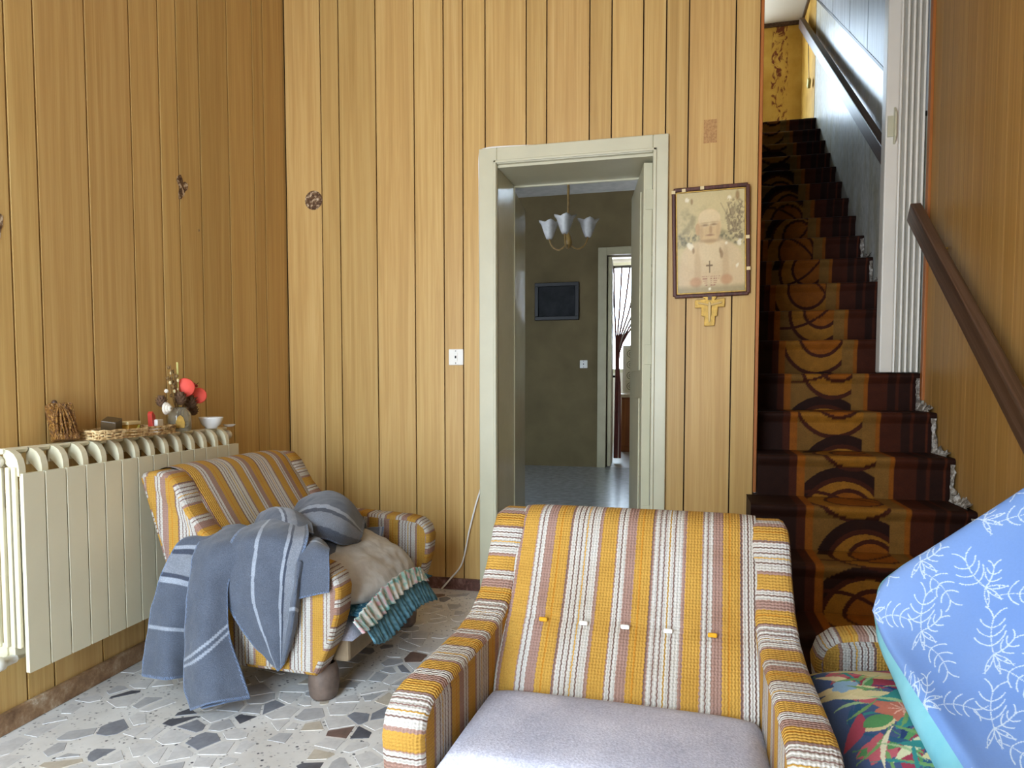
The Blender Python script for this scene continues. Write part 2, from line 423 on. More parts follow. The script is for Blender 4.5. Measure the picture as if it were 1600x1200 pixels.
py_ = [3.7] + [float(on(x, y, 0, XR)[1]) for x, y in ((1358, 70), (1330, 30), (1303, 20), (1285, 4))][::1] + [7.0]
py_ = sorted(py_)
for a, b in zip(py_[:-1], py_[1:]):
    pm = MB(); pm.prism([(a + .006, zl(a) + .022), (b - .006, zl(b) + .022), (b - .006, 5.2), (a + .006, 5.2)], 0, -.010, -.002); pm.build('plank', M['plank_grey'], wr)

# stairwell: left wall, landing, yellow papered end wall, its ceiling
sw = struct(MB().box(.19, .277, YB2, 6.83, 0, 5.2).build('wall_stair_left', M['plaster']))
t = NT('yellow_wallpaper'); v = t.coord('Object'); base = t.ramp(t.noise(v, 4, 5), [(.3, hx(170, 128, 44)), (.7, hx(206, 166, 78))])
sp = t.coord('Object', (9, 9, 5)); fl_ = t.ramp(t.noise(sp, 1.6, 6, .6, 1.5), [(.50, (0, 0, 0, 1)), (.58, (1, 1, 1, 1))])
band = t.new('TexWave'); band.wave_type = 'BANDS'; band.bands_direction = 'X'; band.inputs['Scale'].default_value = .95; band.inputs['Distortion'].default_value = 2.0; t.link(v, band.inputs['Vector'])
bnd = t.ramp(band.outputs['Fac'], [(.45, (0, 0, 0, 1)), (.6, (1, 1, 1, 1))])
t.color(t.mix(t.mix(1.0, fl_, bnd, 'MULTIPLY'), base, hx(112, 58, 34))); M['paper'] = t.set(.7, .25)
struct(MB().box(-1.0, -.6, 7.70, 7.8, 3.2, 5.2).box(.52, XR, 7.70, 7.8, 3.2, 5.2).box(-.6, .52, 7.70, 7.8, 3.2, 3.5).box(-.6, .52, 7.70, 7.8, 4.58, 5.2).build('wall_landing', M['paper']))
struct(MB().box(-.6, -.56, 7.73, 7.77, 3.5, 4.58).box(.48, .52, 7.73, 7.77, 3.5, 4.58).box(-.6, .52, 7.73, 7.77, 3.5, 3.54).box(-.6, .52, 7.73, 7.77, 4.54, 4.58).build('window_1', M['cream']))
yl = MB().box(-.005, -.001, 6.9, 7.70, 3.3, 5.2).build('wallpaper', M['paper'], wr)
struct(MB().box(-1.0, XR, 6.84, 7.75, 3.20, 3.343).build('floor_landing', M['backing']))
struct(MB().box(-1.1, XR + .05, 3.5, 7.8, 5.2, 5.3).build('ceiling_stairwell', M['ceiling']))
zlc = float(on(1245, 33, 1, 7.70)[2])
struct(MB().box(-1.0, 1.045, 7.0, 7.699, zlc, zlc + .05).build('ceiling_landing', M['ceiling']))
tm = MB().box(-1.0, 1.046, 7.68, 7.70, zlc - .035, zlc).box(1.026, 1.046, 7.0, 7.68, zlc - .035, zlc).build('trim_3', M['dark_wood']); struct(tm)
struct(MB().box(-1.1, .2, 6.78, 6.84, 3.2, 5.2).build('wall_landing_front', M['ceiling']))
struct(MB().box(-1.1, -1.0, 6.8, 7.75, 3.2, 5.2).build('wall_landing_left', M['ceiling']))
struct(MB().box(.19, XR + .1, 3.45, 3.76, 3.144, 5.2).build('wall_stair_front', M['plaster']))

# front wall with the open street door (behind the camera)
struct(MB().box(-2.1, -1.7, YF - .15, YF, 0, ZC).box(-.45, XR + .1, YF - .15, YF, 0, ZC).box(-1.7, -.45, YF - .15, YF, 2.5, ZC).build('wall_front', M['ceiling']))

# ------------------------------------------------------------------ hall and kitchen beyond the doorway
YH = 7.6
struct(MB().box(-2.6, .19, YB2 - .3, YH + .02, -.05, HZ).build('floor_hall', plain('hall_terrazzo', hx(150, 154, 158), .22, .5, .22, 18)))
struct(MB().box(-2.7, .19, YB2, YH + .1, 3.03, 3.13).build('ceiling_hall', plain('hall_ceiling', hx(180, 178, 170), .9, .1)))
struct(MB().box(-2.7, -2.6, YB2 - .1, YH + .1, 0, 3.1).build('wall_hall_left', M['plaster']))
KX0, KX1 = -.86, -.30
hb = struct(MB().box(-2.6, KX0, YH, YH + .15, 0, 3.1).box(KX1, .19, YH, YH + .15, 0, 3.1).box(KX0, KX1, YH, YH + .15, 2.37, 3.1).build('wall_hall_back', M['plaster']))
M['hall_cream'] = plain('hall_door_paint', hx(168, 160, 128), .4, .4, .08, 6)
d3 = struct(empty('door_2', (0, YH, HZ)))
MB().box(-.95, KX0, -.03, .02, 0, 2.33).build('casing_jamb', M['hall_cream'], d3, .004)
MB().box(KX1, -.21, -.03, .02, 0, 2.33).build('casing_jamb', M['hall_cream'], d3, .004)
MB().box(KX0, KX1, -.03, .02, 2.25, 2.33).build('casing_head', M['hall_cream'], d3, .004)
lf = MB().box(-.02, .02, 0, .62, 0.01, 2.24).build('door_leaf', M['hall_cream'], d3, .003); lf.location = (KX0 + .03, .02, 0); lf.rotation_euler = (0, 0, math.radians(4))
MB().box(.02, .026, .10, .52, 1.55, 2.1).build('glass_pane', plain('frosted_pane', hx(190, 170, 140), .2, .5), lf)
MB().lathe([(.0001, 0), (.012, 0), (.012, .03), (.022, .04), (.022, .055), (.0001, .06)], (.02, .56, .98), 12, axis=0).build('door_knob', M['black'], lf)
# kitchen
YK = 9.9
kfl = struct(MB().box(-2.2, 1.0, YH + .02, 11.6, -.05, HZ).build('floor_kitchen', plain('kitchen_floor', hx(120, 110, 100), .3, .5)))
struct(MB().box(-2.2, 1.0, YH + .15, 11.6, 3.0, 3.1).build('ceiling_kitchen', M['ceiling']))
struct(MB().box(-2.3, -2.2, YH, 11.6, 0, 3.1).build('wall_kitchen_left', M['ceiling']))
struct(MB().box(1.0, 1.1, YH, 11.6, 0, 3.1).build('wall_kitchen_right', M['ceiling']))
struct(MB().box(-2.2, -1.75, 11.5, 11.6, 0, 3.1).box(-.25, 1.0, 11.5, 11.6, 0, 3.1).box(-1.75, -.25, 11.5, 11.6, 0, 1.2).box(-1.75, -.25, 11.5, 11.6, 2.95, 3.1).build('wall_kitchen_back', M['ceiling']))
struct(MB().box(-1.75, -1.69, 11.5, 11.55, 1.2, 2.95).box(-.31, -.25, 11.5, 11.55, 1.2, 2.95).box(-.75, -.69, 11.5, 11.55, 1.2, 2.95).box(-1.75, -.25, 11.5, 11.55, 2.89, 2.95).box(-1.75, -.25, 11.5, 11.55, 1.2, 1.26).build('window_2', M['cream']))
# half-height tiled partition with wall cabinet edge
tw = struct(MB().box(-.90, .95, YK + .08, YK + .14, HZ, 1.55).box(-.72, .95, YK + .08, YK + .14, 1.55, 3.0).build('wall_kitchen_tiled', M['ceiling']))
t = NT('kitchen_tile'); v = t.coord('Object', (1, 0, 1)); vl = t.new('VectorMath'); vl.operation = 'LENGTH'; t.link(v, vl.inputs[0])
rg = t.ramp(vl.outputs['Value'], [(0, (0, 0, 0, 1)), (.018, (0, 0, 0, 1)), (.020, (1, 1, 1, 1)), (.026, (1, 1, 1, 1)), (.028, (0, 0, 0, 1)), (.044, (0, 0, 0, 1)), (.046, (1, 1, 1, 1)), (.053, (1, 1, 1, 1)), (.055, (0, 0, 0, 1))])
t.color(t.mix(rg, hx(206, 200, 176), hx(80, 78, 60))); M['tile'] = t.set(.25, .5)
for i in range(8):
    for j in range(4):
        o = mesh('tile', [(-.073, 0, -.073), (.073, 0, -.073), (.073, 0, .073), (-.073, 0, .073), (-.07, -.006, -.07), (.07, -.006, -.07), (.07, -.006, .07), (-.07, -.006, .07)],
                 [(4, 5, 6, 7), (0, 1, 5, 4), (1, 2, 6, 5), (2, 3, 7, 6), (3, 0, 4, 7)], M['tile'], tw) if (i == 0 and j == 0) else link(bpy.data.objects.new('tile', tile0.data), tw)
        if i == 0 and j == 0: tile0 = o
        o.location = (-.79 + i * .15, YK + .08, .985 + j * .15)
kc = tag(empty('kitchen_cabinet', (-.45, YK - .2, HZ)), 'dark wooden kitchen base cabinet below the patterned tiles', 'cabinet')
M['kwood'] = wood('kitchen_wood', [hx(110, 62, 30), hx(136, 80, 42), hx(150, 92, 50)], gx=30, rnd=.05)
MB().box(-.42, .42, -.25, .27, .0, .72).build('body', M['kwood'], kc, .004)
for s_ in (-1, 1):
    d = MB().box(.01 if s_ > 0 else -.41, .41 if s_ > 0 else -.01, -.27, -.25, .08, .70).build('door', M['kwood'], kc, .006)
    MB().ball((.05 * s_, -.28, .62), .014).build('knob', M['chrome'], d)
tag(MB().box(-.92, .05, YK - .5, YK + .08, HZ + .72, HZ + .765).build('worktop', plain('worktop_stone', hx(206, 190, 160), .4), None, .004), 'pale kitchen worktop lying on the dark cabinet', 'worktop')
tp = tag(empty('kitchen_tap', (-.70, YK, HZ + .765)), 'black bent tap on the kitchen worktop', 'tap')
MB().tube([(0, 0, 0), (0, 0, .17), (.02, 0, .20), (.18, 0, .20), (.2, 0, .19)], .014, 8).build('spout', M['black'], tp)
MB().tube([(0, 0, .14), (0, -.05, .10), (-.0, -.06, .05)], .010, 8).build('lever', M['black'], tp)
wc = tag(empty('wall_cabinet', (-.45, YK - .02, 1.52)), 'pale wall cupboard hanging above the kitchen tiles', 'cabinet')
MB().box(-.265, .40, -.1, .1, 0, .42).build('body', M['cream'], wc, .004)
dd_ = MB().box(-.27, .06, -.12, -.1, .01, .41).build('door', M['cream'], wc, .004)
MB().box(.0, .012, -.135, -.12, .12, .24).build('handle', M['dark_wood'], dd_)
# strip curtain gathered in the kitchen doorway
cu = tag(empty('strip_curtain', (0, YH + .5, HZ)), 'red brown strip curtain gathered to one side of the kitchen doorway', 'curtain')
M['strip'] = plain('strip_red', hx(112, 52, 42), .4, .4, .2, 20); M['strip_w'] = plain('strip_white', hx(220, 206, 190), .5, .4)
tops = np.linspace(-.84, -.30, 7); tie = -.775
for i, tx in enumerate(tops):
    bx_ = tie + (i - 4) * .008
    P = catmull([(tx, 0, 2.2), (tx * .6 + bx_ * .4, -.01 * (i % 3), 1.75), (bx_, .01 * (i % 3), 1.30), (bx_, .012 * (i % 3), .8), (bx_ + .003 * (i - 4), .01, .05)], 18)
    MB().tube(P, [.010] * 6 + [.011] * 12, 6).build('strand', M['strip'] if i != 4 else M['strip_w'], cu)
MB().box(-.85, -.27, -.01, .01, 2.19, 2.22).build('rail', M['chrome'], cu)

# hall furnishings
pf = tag(empty('hall_picture', tuple(on(870, 471, 1, YH - .02))), 'small dark framed picture on the unlit hall wall', 'picture')
for nm, bx in (('frame_rail', (-.24, .24, -.02, .02, .16, .20)), ('frame_rail', (-.24, .24, -.02, .02, -.20, -.16)), ('frame_stile', (-.24, -.20, -.02, .02, -.16, .16)), ('frame_stile', (.20, .24, -.02, .02, -.16, .16))):
    MB().box(*bx).build(nm, M['black'], pf, .004)
MB().box(-.20, .20, -.004, .01, -.16, .16).build('print', plain('dark_print', hx(40, 42, 44), .6, .15, .5, 8), pf)
def switch(loc, label, s=1.0, rows=1):
    o = tag(empty('light_switch', loc, 0, s), label, 'light switch')
    MB().box(-.037, .037, -.008, 0, -.039, .039).build('plate', M['white_plastic'], o, .004)
    r_ = MB().box(-.009, .009, -.012, -.008, -.02, .02).build('rocker', M['white_plastic'], o, .002)
    MB().box(-.004, .004, -.0126, -.012, -.006, .006).build('rocker_mark', M['black'], r_)
    for z in (-.029, .029): MB().lathe([(.0001, -.0095), (.0035, -.0095), (.0035, -.008)], (0, 0, z), 8, axis=1).build('screw', M['chrome'], o)
    return o
q = on(912, 569, 1, YH); switch((q[0], YH, q[2]), 'small white light switch on the dark hall wall', 1.1)
q = on(713, 558, 1, YB); switch((q[0], YB, q[2]), 'white light switch on the wood panelling left of the doorway', 1.0)
# chandelier
ch = tag(empty('chandelier', (-.94, 5.6, 2.12)), 'brass ceiling lamp with frilled glass tulip shades in the dark hall', 'lamp')
M['tulip'] = plain('frosted_glass', hx(208, 206, 200), .2, .6, .1, 40, .3); M['brass'] = plain('old_brass', hx(150, 118, 62), .4, .5, .2, 40)
MB().tube([(0, 0, -.02), (0, 0, .91)], .010, 8).build('stem', M['brass'], ch)
MB().lathe([(.0001, -.05), (.02, -.04), (.035, 0), (.03, .04), (.012, .07)], (0, 0, 0), 16).build('hub', M['brass'], ch)
MB().lathe([(.06, .91), (.05, .87), (.012, .84)], (0, 0, 0), 16).build('canopy', M['brass'], ch)
for k in range(3):
    a = PI * (.03 + k * 2 / 3 * 1.0) if k != 1 else PI * .97
    if k == 2: a = PI * 1.5
    dx, dy = math.cos(a), math.sin(a)
    ar = MB().tube(catmull([(0, 0, 0), (dx * .07, dy * .07, -.05), (dx * .13, dy * .13, -.02), (dx * .155, dy * .155, .04)], 10), .007, 8).build('arm', M['brass'], ch)
    pr = []
    for i in range(8):
        u = i / 7; pr.append((.022 + .048 * u ** .8 + (.012 if i == 7 else 0), .04 + .13 * u))
    sh = MB().lathe(pr, (dx * .155, dy * .155, 0), 20)
    vs2 = []
    for idx, vv in enumerate(sh.v):
        i, kk = divmod(idx, 20); amp = .010 * (i / 7) ** 2 * math.cos(kk * 2 * PI * 5 / 20); cx, cy = dx * .155, dy * .155
        rr = math.hypot(vv[0] - cx, vv[1] - cy); f = (rr + amp) / rr; vs2.append((cx + (vv[0] - cx) * f, cy + (vv[1] - cy) * f, vv[2] + amp * .8))
    sh.v = vs2; so = sh.build('tulip_shade', M['tulip'], ch); sd = so.modifiers.new('s', 'SOLIDIFY'); sd.thickness = .004

# ------------------------------------------------------------------ doorway casing and leaves
d1 = struct(empty('door_1', (0, YB, 0)))
MB().box(-.971, -.884, -.022, .01, 0, 2.105).build('casing_jamb', M['cream'], d1, .004)
MB().box(-.168, -.101, -.022, .01, 0, 2.105).build('casing_jamb', M['cream'], d1, .004)
MB().box(-.884, -.168, -.022, .01, 2.03, 2.105).build('casing_head', M['cream'], d1, .004)
MB().box(-.900, -.886, -.030, -.022, 0, 2.046).box(-.166, -.152, -.030, -.022, 0, 2.046).box(-.900, -.152, -.030, -.022, 2.034, 2.046).build('casing_bead', M['cream'], d1, .003)
MB().box(-.900, -.884, .0, .325, HZ, 2.03).build('lining_jamb', M['reveal'], d1, .002)
MB().box(-.165, -.150, .0, .325, HZ, 2.03).build('lining_jamb', M['reveal'], d1, .002)
MB().box(-.884, -.165, .0, .325, 2.018, 2.034).build('lining_head', M['cream'], d1, .002)
MB().box(-.892, -.880, .318, .33, HZ, 2.018).box(-.892, -.17, .318, .33, 2.01, 2.022).build('lining_edge', M['cream'], d1, .002)
MB().box(-.884, -.165, -.01, .33, 0, HZ + .006).build('threshold', M['marble'], d1, .003)
# right leaf folded back into the hall
lf = empty('door_leaf', (-.192, .045, HZ)); lf.parent = d1; lf.rotation_euler = (0, 0, math.radians(9.5))
MB().box(-.02, .02, 0, .62, .01, 1.885).build('slab', M['cream'], lf, .003)
MB().box(-.026, -.02, .09, .53, .95, 1.78).build('raised_panel', M['cream'], lf, .004)
MB().box(-.026, -.02, .09, .53, .10, .82).build('raised_panel', M['cream'], lf, .004)
for z in (.28, 1.02, 1.72): MB().box(-.012, .023, -.004, 0, z - .045, z + .045).build('hinge', M['cream'], lf, .002)
lf2 = empty('door_leaf', (-.905, .335, HZ)); lf2.parent = d1; lf2.rotation_euler = (0, 0, math.radians(6))
MB().box(-.02, .02, 0, .45, .01, 1.885).build('slab', M['reveal'], lf2, .003)
# cable stapled round the casing
cp = [on(690, 920, 2, .004), on(703, 905, 1, YB - .03), on(722, 880, 1, YB - .02), on(733, 830, 1, YB - .018), on(743, 790, 1, YB - .012), on(753, 752, 1, YB - .01), on(752, 700, 1, YB - .010), on(751, 600, 1, YB - .010), on(750, 450, 1, YB - .010),
      on(749, 300, 1, YB - .010), on(749, 244, 1, YB - .010), on(756, 233, 1, YB - .010), on(790, 229, 1, YB - .010), on(850, 227, 1, YB - .012), on(900, 226, 1, YB - .012), on(960, 219, 1, YB - .01), on(1043, 212, 1, YB - .010)]
cp2 = [(p[0], p[1], p[2]) for p in cp]
tag(MB().tube(catmull(cp2, 120), .0042, 8).build('cable', M['white_plastic']), 'thin white cable run round the door casing and down to the floor', 'cable')

# ------------------------------------------------------------------ framed portrait and crucifix
def poster_cols(U, V):
    """U across 0..1, V up 0..1: faded portrait of a robed man in front of trees"""
    c = np.zeros(U.shape + (3,)); base = np.array(lin((196, 178, 128)))
    c[:] = base
    def put(mask, col, a=1.0):
        m = (mask * a)[..., None]; c[:] = c * (1 - m) + np.array(lin(col)) * m
    n = fbm(U * 9, V * 12, 3); n2 = fbm(U * 30, V * 40, 5)
    sm = lambda x, e: np.clip(x / e + .5, 0, 1)
    ell = lambda cx, cy, rx, ry, e=.15: sm(1 - np.sqrt(((U - cx) / rx) ** 2 + ((V - cy) / ry) ** 2), e)
    put(np.clip((n - .45) * 4, 0, 1) * sm(V - .46, .05) * sm(.84 - V, .1), (142, 132, 92), .75)
    put(sm(.60 - V, .06) * sm(V - .46, .04) * np.clip((n2 - .3) * 2.5, 0, 1), (98, 96, 72), .9)
    put(ell(.88, .70, .16, .22) * (n2 > .52), (120, 104, 76), .7)
    for k in range(7):
        x0 = .86 + .03 * math.sin(k * 2.1); put(sm(.006 - np.abs(U - (x0 + (V - .6) * (.25 * (k - 3)))), .006) * (V > .58) * (V < .88), (110, 92, 66), .6)
    put(ell(.5, .16, .50, .38), (204, 178, 134)); put(ell(.5, .36, .44, .16), (206, 182, 138))
    put(ell(.30, .22, .05, .22, .6), (180, 148, 106), .5); put(ell(.72, .22, .05, .22, .6), (180, 148, 106), .5)
    put(ell(.5, .40, .17, .12, .3), (212, 190, 146), .8)
    put(ell(.48, .655, .175, .175), (206, 176, 128)); put(ell(.48, .735, .165, .09), (212, 190, 144))
    put(ell(.49, .57, .125, .09), (204, 174, 124)); put(ell(.305, .63, .035, .06), (190, 156, 108))
    put(ell(.42, .668, .05, .011, .9), (138, 108, 70), .85); put(ell(.55, .672, .05, .011, .9), (138, 108, 70), .85); put(ell(.42, .69, .06, .008, .9), (170, 140, 98), .7); put(ell(.55, .695, .06, .008, .9), (170, 140, 98), .7); put(ell(.36, .60, .03, .09, .9), (184, 152, 106), .6); put(ell(.61, .61, .03, .09, .9), (184, 152, 106), .6)
    put(ell(.50, .62, .022, .05, .8), (172, 138, 94), .8); put(ell(.49, .568, .06, .009, .9), (150, 112, 80), .9)
    put(ell(.49, .51, .13, .018, .8), (160, 130, 90), .7)
    put(sm(.008 - np.abs(U - .48), .008) * (V > .19) * (V < .31), (110, 86, 50)); put(sm(.008 - np.abs(V - .265), .008) * (np.abs(U - .48) < .05), (110, 86, 50))
    put(ell(.27, .10, .09, .05, .5), (182, 136, 92), .8); put(ell(.73, .12, .09, .05, .5), (182, 136, 92), .8)
    put(sm(.06 - V, .05), (140, 128, 88), .7)
    for k in range(5): put((np.abs(V - (.155 - .022 * k)) < .005) * (np.abs(U - .49) < .15 - .02 * k) * (fbm(U * 60, V * 10, 8, 1) > .4), (150, 96, 72), .8)
    for (a, b, r) in ((.17, .48, .03), (.2, .46, .04), (.93, .48, .04), (.73, .48, .02), (.90, .25, .03), (.15, .93, .03), (.78, .92, .03), (.48, .03, .02)):
        put(ell(a, b, r, r * .8, .6) * (n2 > .42), (232, 222, 190), .9)
    for (a, b, r) in ((.66, .37, .04), (.64, .41, .03), (.24, .42, .03), (.22, .91, .03), (.9, .94, .05)): put(ell(a, b, r * .6, r, .6), (128, 92, 48), .7)
    c *= (0.9 + .2 * fbm(U * 4, V * 5, 21))[..., None]
    return c
tl_, br_ = on(1055, 294, 1, YB - .02), on(1167, 462, 1, YB - .02)
pw, ph = .312, .462
pic = tag(empty('framed_portrait', ((tl_[0] + br_[0]) / 2, YB - .012, (tl_[2] + br_[2]) / 2)), 'faded framed portrait of a man in pale robes beside the doorway', 'picture')
pic.rotation_euler = (math.radians(2.0), math.radians(-1.3), 0)
nu, nv = 110, 156
U, V = np.meshgrid(np.linspace(0, 1, nu), np.linspace(0, 1, nv))
P = np.stack([(U - .5) * (pw - .03), np.full_like(U, -.002), (V - .5) * (ph - .03)], -1).reshape(-1, 3)
mesh('print', P, grid_faces(nv, nu), vcol('faded_print', .3, .45, 120, 0, .08), pic, cols=poster_cols(U, V).reshape(-1, 3))
M['frame'] = wood('frame_wood', [hx(52, 26, 18), hx(74, 38, 26), hx(88, 48, 34)], gx=60, rnd=.02)
fw_ = .016
for a in (-1, 1):
    MB().box(-pw / 2, pw / 2, -.012, .004, a * ph / 2 - fw_ / 2, a * ph / 2 + fw_ / 2).build('frame_rail', M['frame'], pic, .004)
    MB().box(a * pw / 2 - fw_ / 2, a * pw / 2 + fw_ / 2, -.012, .004, -ph / 2, ph / 2).build('frame_stile', M['frame'], pic, .004)
    MB().box(-pw / 2 + .01, pw / 2 - .01, -.006, .002, a * (ph / 2 - .012) - .002, a * (ph / 2 - .012) + .002).build('gilt_edge', M['gold'], pic)
    MB().box(a * (pw / 2 - .012) - .002, a * (pw / 2 - .012) + .002, -.006, .002, -ph / 2 + .01, ph / 2 - .01).build('gilt_edge', M['gold'], pic)
for (x, z) in ((-.11, .5), (-.5, .48), (.49, .02), (.5, -.27), (-.36, .49)):
    MB().box(-.008, .008, -.0145, -.0115, -.007, .007).build('tape_scrap', plain('tape', hx(206, 186, 140), .5), pic).location = (x * pw, 0, z * ph)
cx_ = on(1109, 485, 1, YB)
cf = tag(empty('crucifix', (cx_[0], YB - .004, cx_[2])), 'small gilded painted crucifix hanging below the framed portrait', 'crucifix')
px2m = .00298
def pz(pts): return [((x - 368) / 4.61 * px2m, -(z - 995) / 4.61 * px2m) for x, z in pts]
cross = pz([(322, 892), (410, 892), (410, 915), (400, 925), (466, 915), (464, 975), (420, 975), (418, 1035), (402, 1038), (400, 1100), (332, 1102), (332, 1038), (312, 1033), (312, 978), (268, 978), (268, 925), (338, 920), (322, 910)])
MB().prism(cross, 1, -.010, 0).build('board', M['gold'], cf, .0015)
M['paleflesh'] = plain('carved_ivory', hx(206, 178, 120), .5)
cz = lambda x, z: pz([(x, z)])[0]
fgm = MB(); a = cz(366, 950); fgm.ball((a[0], -.014, a[1]), .006, sc=(1, .6, 1.2)); a1, a2 = cz(366, 965), cz(366, 1075)
fgm.tube([(a1[0], -.013, a1[1]), ((a1[0] + a2[0]) / 2, -.013, (a1[1] + a2[1]) / 2), (a2[0], -.012, a2[1])], [.008, .007, .004], 8)
b1, b2 = cz(290, 945), cz(444, 945); fgm.tube([(b1[0], -.012, b1[1]), (a1[0], -.013, a1[1] + .002), (b2[0], -.012, b2[1])], .004, 6)
fgm.build('figure', M['paleflesh'], cf)
a = cz(366, 912); MB().box(a[0] - .008, a[0] + .008, -.012, -.010, a[1] - .009, a[1] + .009).build('title_plate', M['dark_wood'], cf)

# ------------------------------------------------------------------ staircase
RISE, RUN, Y2, NOSE = .176, .24, 2.74, .018
def carpet_cols(u, s):
    """u metres across from the left edge, s metres along the run"""
    c = np.zeros(u.shape + (3,)); dark = np.array(lin((44, 20, 10))); mar = np.array(lin((72, 31, 13)))
    och = np.array(lin((158, 104, 30))); tan_ = np.array(lin((128, 90, 38))); org = np.array(lin((150, 84, 18)))
    c[:] = dark
    u = .05 + (u - .127) * 1.04
    def put(m, col): c[m] = col
    put((u > .05) & (u < .085), mar); put((u > .085) & (u < .115), org)
    z = (u > .115) & (u < .44); put(z, tan_)
    per = .78
    for off, cx, R1 in ((.02, .275, .175), (.41, .315, .150)):
        ss = (s + off) % per - per / 2
        r = np.hypot(u - cx, ss * .92)
        put(z & (r < R1 + .045) & (ss > .02) & (np.hypot(u - cx + .02, ss + .085) > R1 + .01), dark)
        put(z & (r < R1), och); put(z & (r > R1 - .012) & (r < R1 + .006), mar)
        r3 = np.hypot(u - cx - .02, ss * .92 - .02); put(z & (r3 < R1 * .62), org); put(z & (np.abs(r3 - R1 * .62) < .008), mar)
    put(z & (np.abs(np.hypot(u - .14, ((s + .2) % per) - .4) - .30) < .007), mar)
    put((u >= .40) & (u < .455), tan_ * 1.15); put((u >= .455) & (u < .475), org)
    put((u >= .475) & (u < .56), mar); put((u >= .60) & (u < .612), mar); put((u >= .665) & (u < .672), mar * 1.5)
    return .80 * c * (.85 + .3 * fbm(u * 40, s * 40, 2, 2))[..., None]
M['carpet'] = vcol('stair_carpet', .7, .14, 220, .35, .25)
t = NT('crumbling_edge'); v = t.coord('Object'); n = t.noise(v, 40, 7, .75); t.color(t.ramp(n, [(.35, hx(70, 56, 46)), (.5, hx(150, 140, 126)), (.62, hx(214, 208, 198))])); t.bump(t.noise(v, 47, 6, .7), .8, .02); M['crumble'] = t.set(.9)
stair = tag(empty('staircase', (0, 0, 0)), 'steep carpeted staircase with brown and ochre circle pattern', 'staircase')
STL, STR = .291, 1.047
for k in range(1, 20):
    yr = Y2 + RUN * (k - 2); z1 = RISE * k; x0 = STL if k > 3 else .245
    x1 = STR
    bx = MB().box(x0 + .004, x1, yr, yr + RUN + .02, max(0, z1 - RISE - .03), z1 - .006)
    st_ = bx.build('step', M['backing'], stair)
    # carpet on the riser, round the nosing and back over the tread
    prof = [(yr - .004, z1 - RISE), (yr - .005, z1 - .05), (yr - NOSE, z1 - .028), (yr - NOSE - .004, z1 - .012), (yr - NOSE + .006, z1 - .001), (yr + .02, z1), (yr + RUN * .5, z1), (yr + RUN - .006, z1)]
    pr = [prof[0]] + [tuple(x) for x in catmull(prof[1:6], 8)] + prof[6:]
    # denser in the riser
    ris = [(prof[0][0] * (1 - f) + prof[1][0] * f, prof[0][1] * (1 - f) + prof[1][1] * f) for f in np.linspace(0, 1, 48 if k < 12 else 24)]
    trd = [(yr + .02 + (RUN - .026) * f, z1) for f in np.linspace(0, 1, 14)]
    pr = ris + [tuple(x) for x in catmull(prof[1:6], 10)][1:-1] + trd
    pr = np.array(pr); sl = np.concatenate([[0], np.cumsum(np.hypot(np.diff(pr[:, 0]), np.diff(pr[:, 1])))])
    nx = 170 if k < 12 else 90
    xs = np.linspace(x0, x1, nx)
    X, Sg = np.meshgrid(xs, sl + (k - 1) * .42); Yg = np.repeat(pr[:, 0][:, None], nx, 1); Zg = np.repeat(pr[:, 1][:, None], nx, 1)
    edge = np.exp(-((X - x1) / .02) ** 2) * .0
    mesh('carpet', np.stack([X, Yg, Zg + edge], -1).reshape(-1, 3), grid_faces(len(pr), nx), M['carpet'], st_, True, cols=carpet_cols(X - STL, Sg).reshape(-1, 3))
    if 2 <= k <= 10:
        # broken plaster showing in the angle between tread, riser and wall
        ns, nt = 26, 6; g1 = np.linspace(0, 1, ns); vv_ = []
        jag = .010 + .030 * RNG.rand(ns) * np.concatenate([np.linspace(.5, 1, ns // 2), np.linspace(1, .4, ns - ns // 2)])
        for i_, f in enumerate(g1):
            if f < .6: yb, zb = yr + .01 + (RUN - .03) * f / .6, z1 + .002
            else: yb, zb = yr + RUN - .02, z1 + .002 + (RISE * .85) * (f - .6) / .4
            for j_ in range(nt):
                h_ = jag[i_] * j_ / (nt - 1)
                if f < .6: pt = (XR - .004 - .010 * RNG.rand() * (j_ > 0) - .022 * (1 - j_ / (nt - 1)), yb, zb + h_ * 1.3)
                else: pt = (XR - .004 - .010 * RNG.rand() * (j_ > 0) - .016 * (1 - j_ / (nt - 1)), yb - h_ * 1.2, zb)
                vv_.append(pt)
        mesh('broken_edge', vv_, grid_faces(ns, nt), M['crumble'], st_)

# handrails
def rail(p0, p1, wdt, hgt, label, brs):
    p0, p1 = Vector(p0), Vector(p1); L = (p1 - p0).length
    r = tag(empty('handrail', p0), label, 'handrail'); ang = math.atan2(p1.z - p0.z, p1.y - p0.y)
    b = MB().box(-wdt / 2, wdt / 2, 0, L, -hgt / 2, hgt / 2).build('rail', M['dark_wood'], r, .006); b.rotation_euler = (ang, 0, 0)
    for f in brs:
        c = (p1 - p0) * f
        MB().tube(catmull([(0, c.y, c.z - hgt * .4), (.0, c.y, c.z - hgt * .4 - .03), (XR - p0.x - .012, c.y, c.z - hgt * .4 - .03), (XR - p0.x + .002, c.y, c.z - hgt * .4 - .03)], 8), .006, 8).build('bracket', M['gold'], r)
    return r
rail((.965, 3.56, 1.775), (.965, 2.1, .66), .045, .085, 'brown wooden handrail on the wood panelled wall at the foot of the stairs', (.12, .75))
rail((.985, 7.35, 4.42), (.985, 3.86, 2.0), .045, .085, 'brown handrail high on the plastered stairwell wall', (.1, .5, .85))

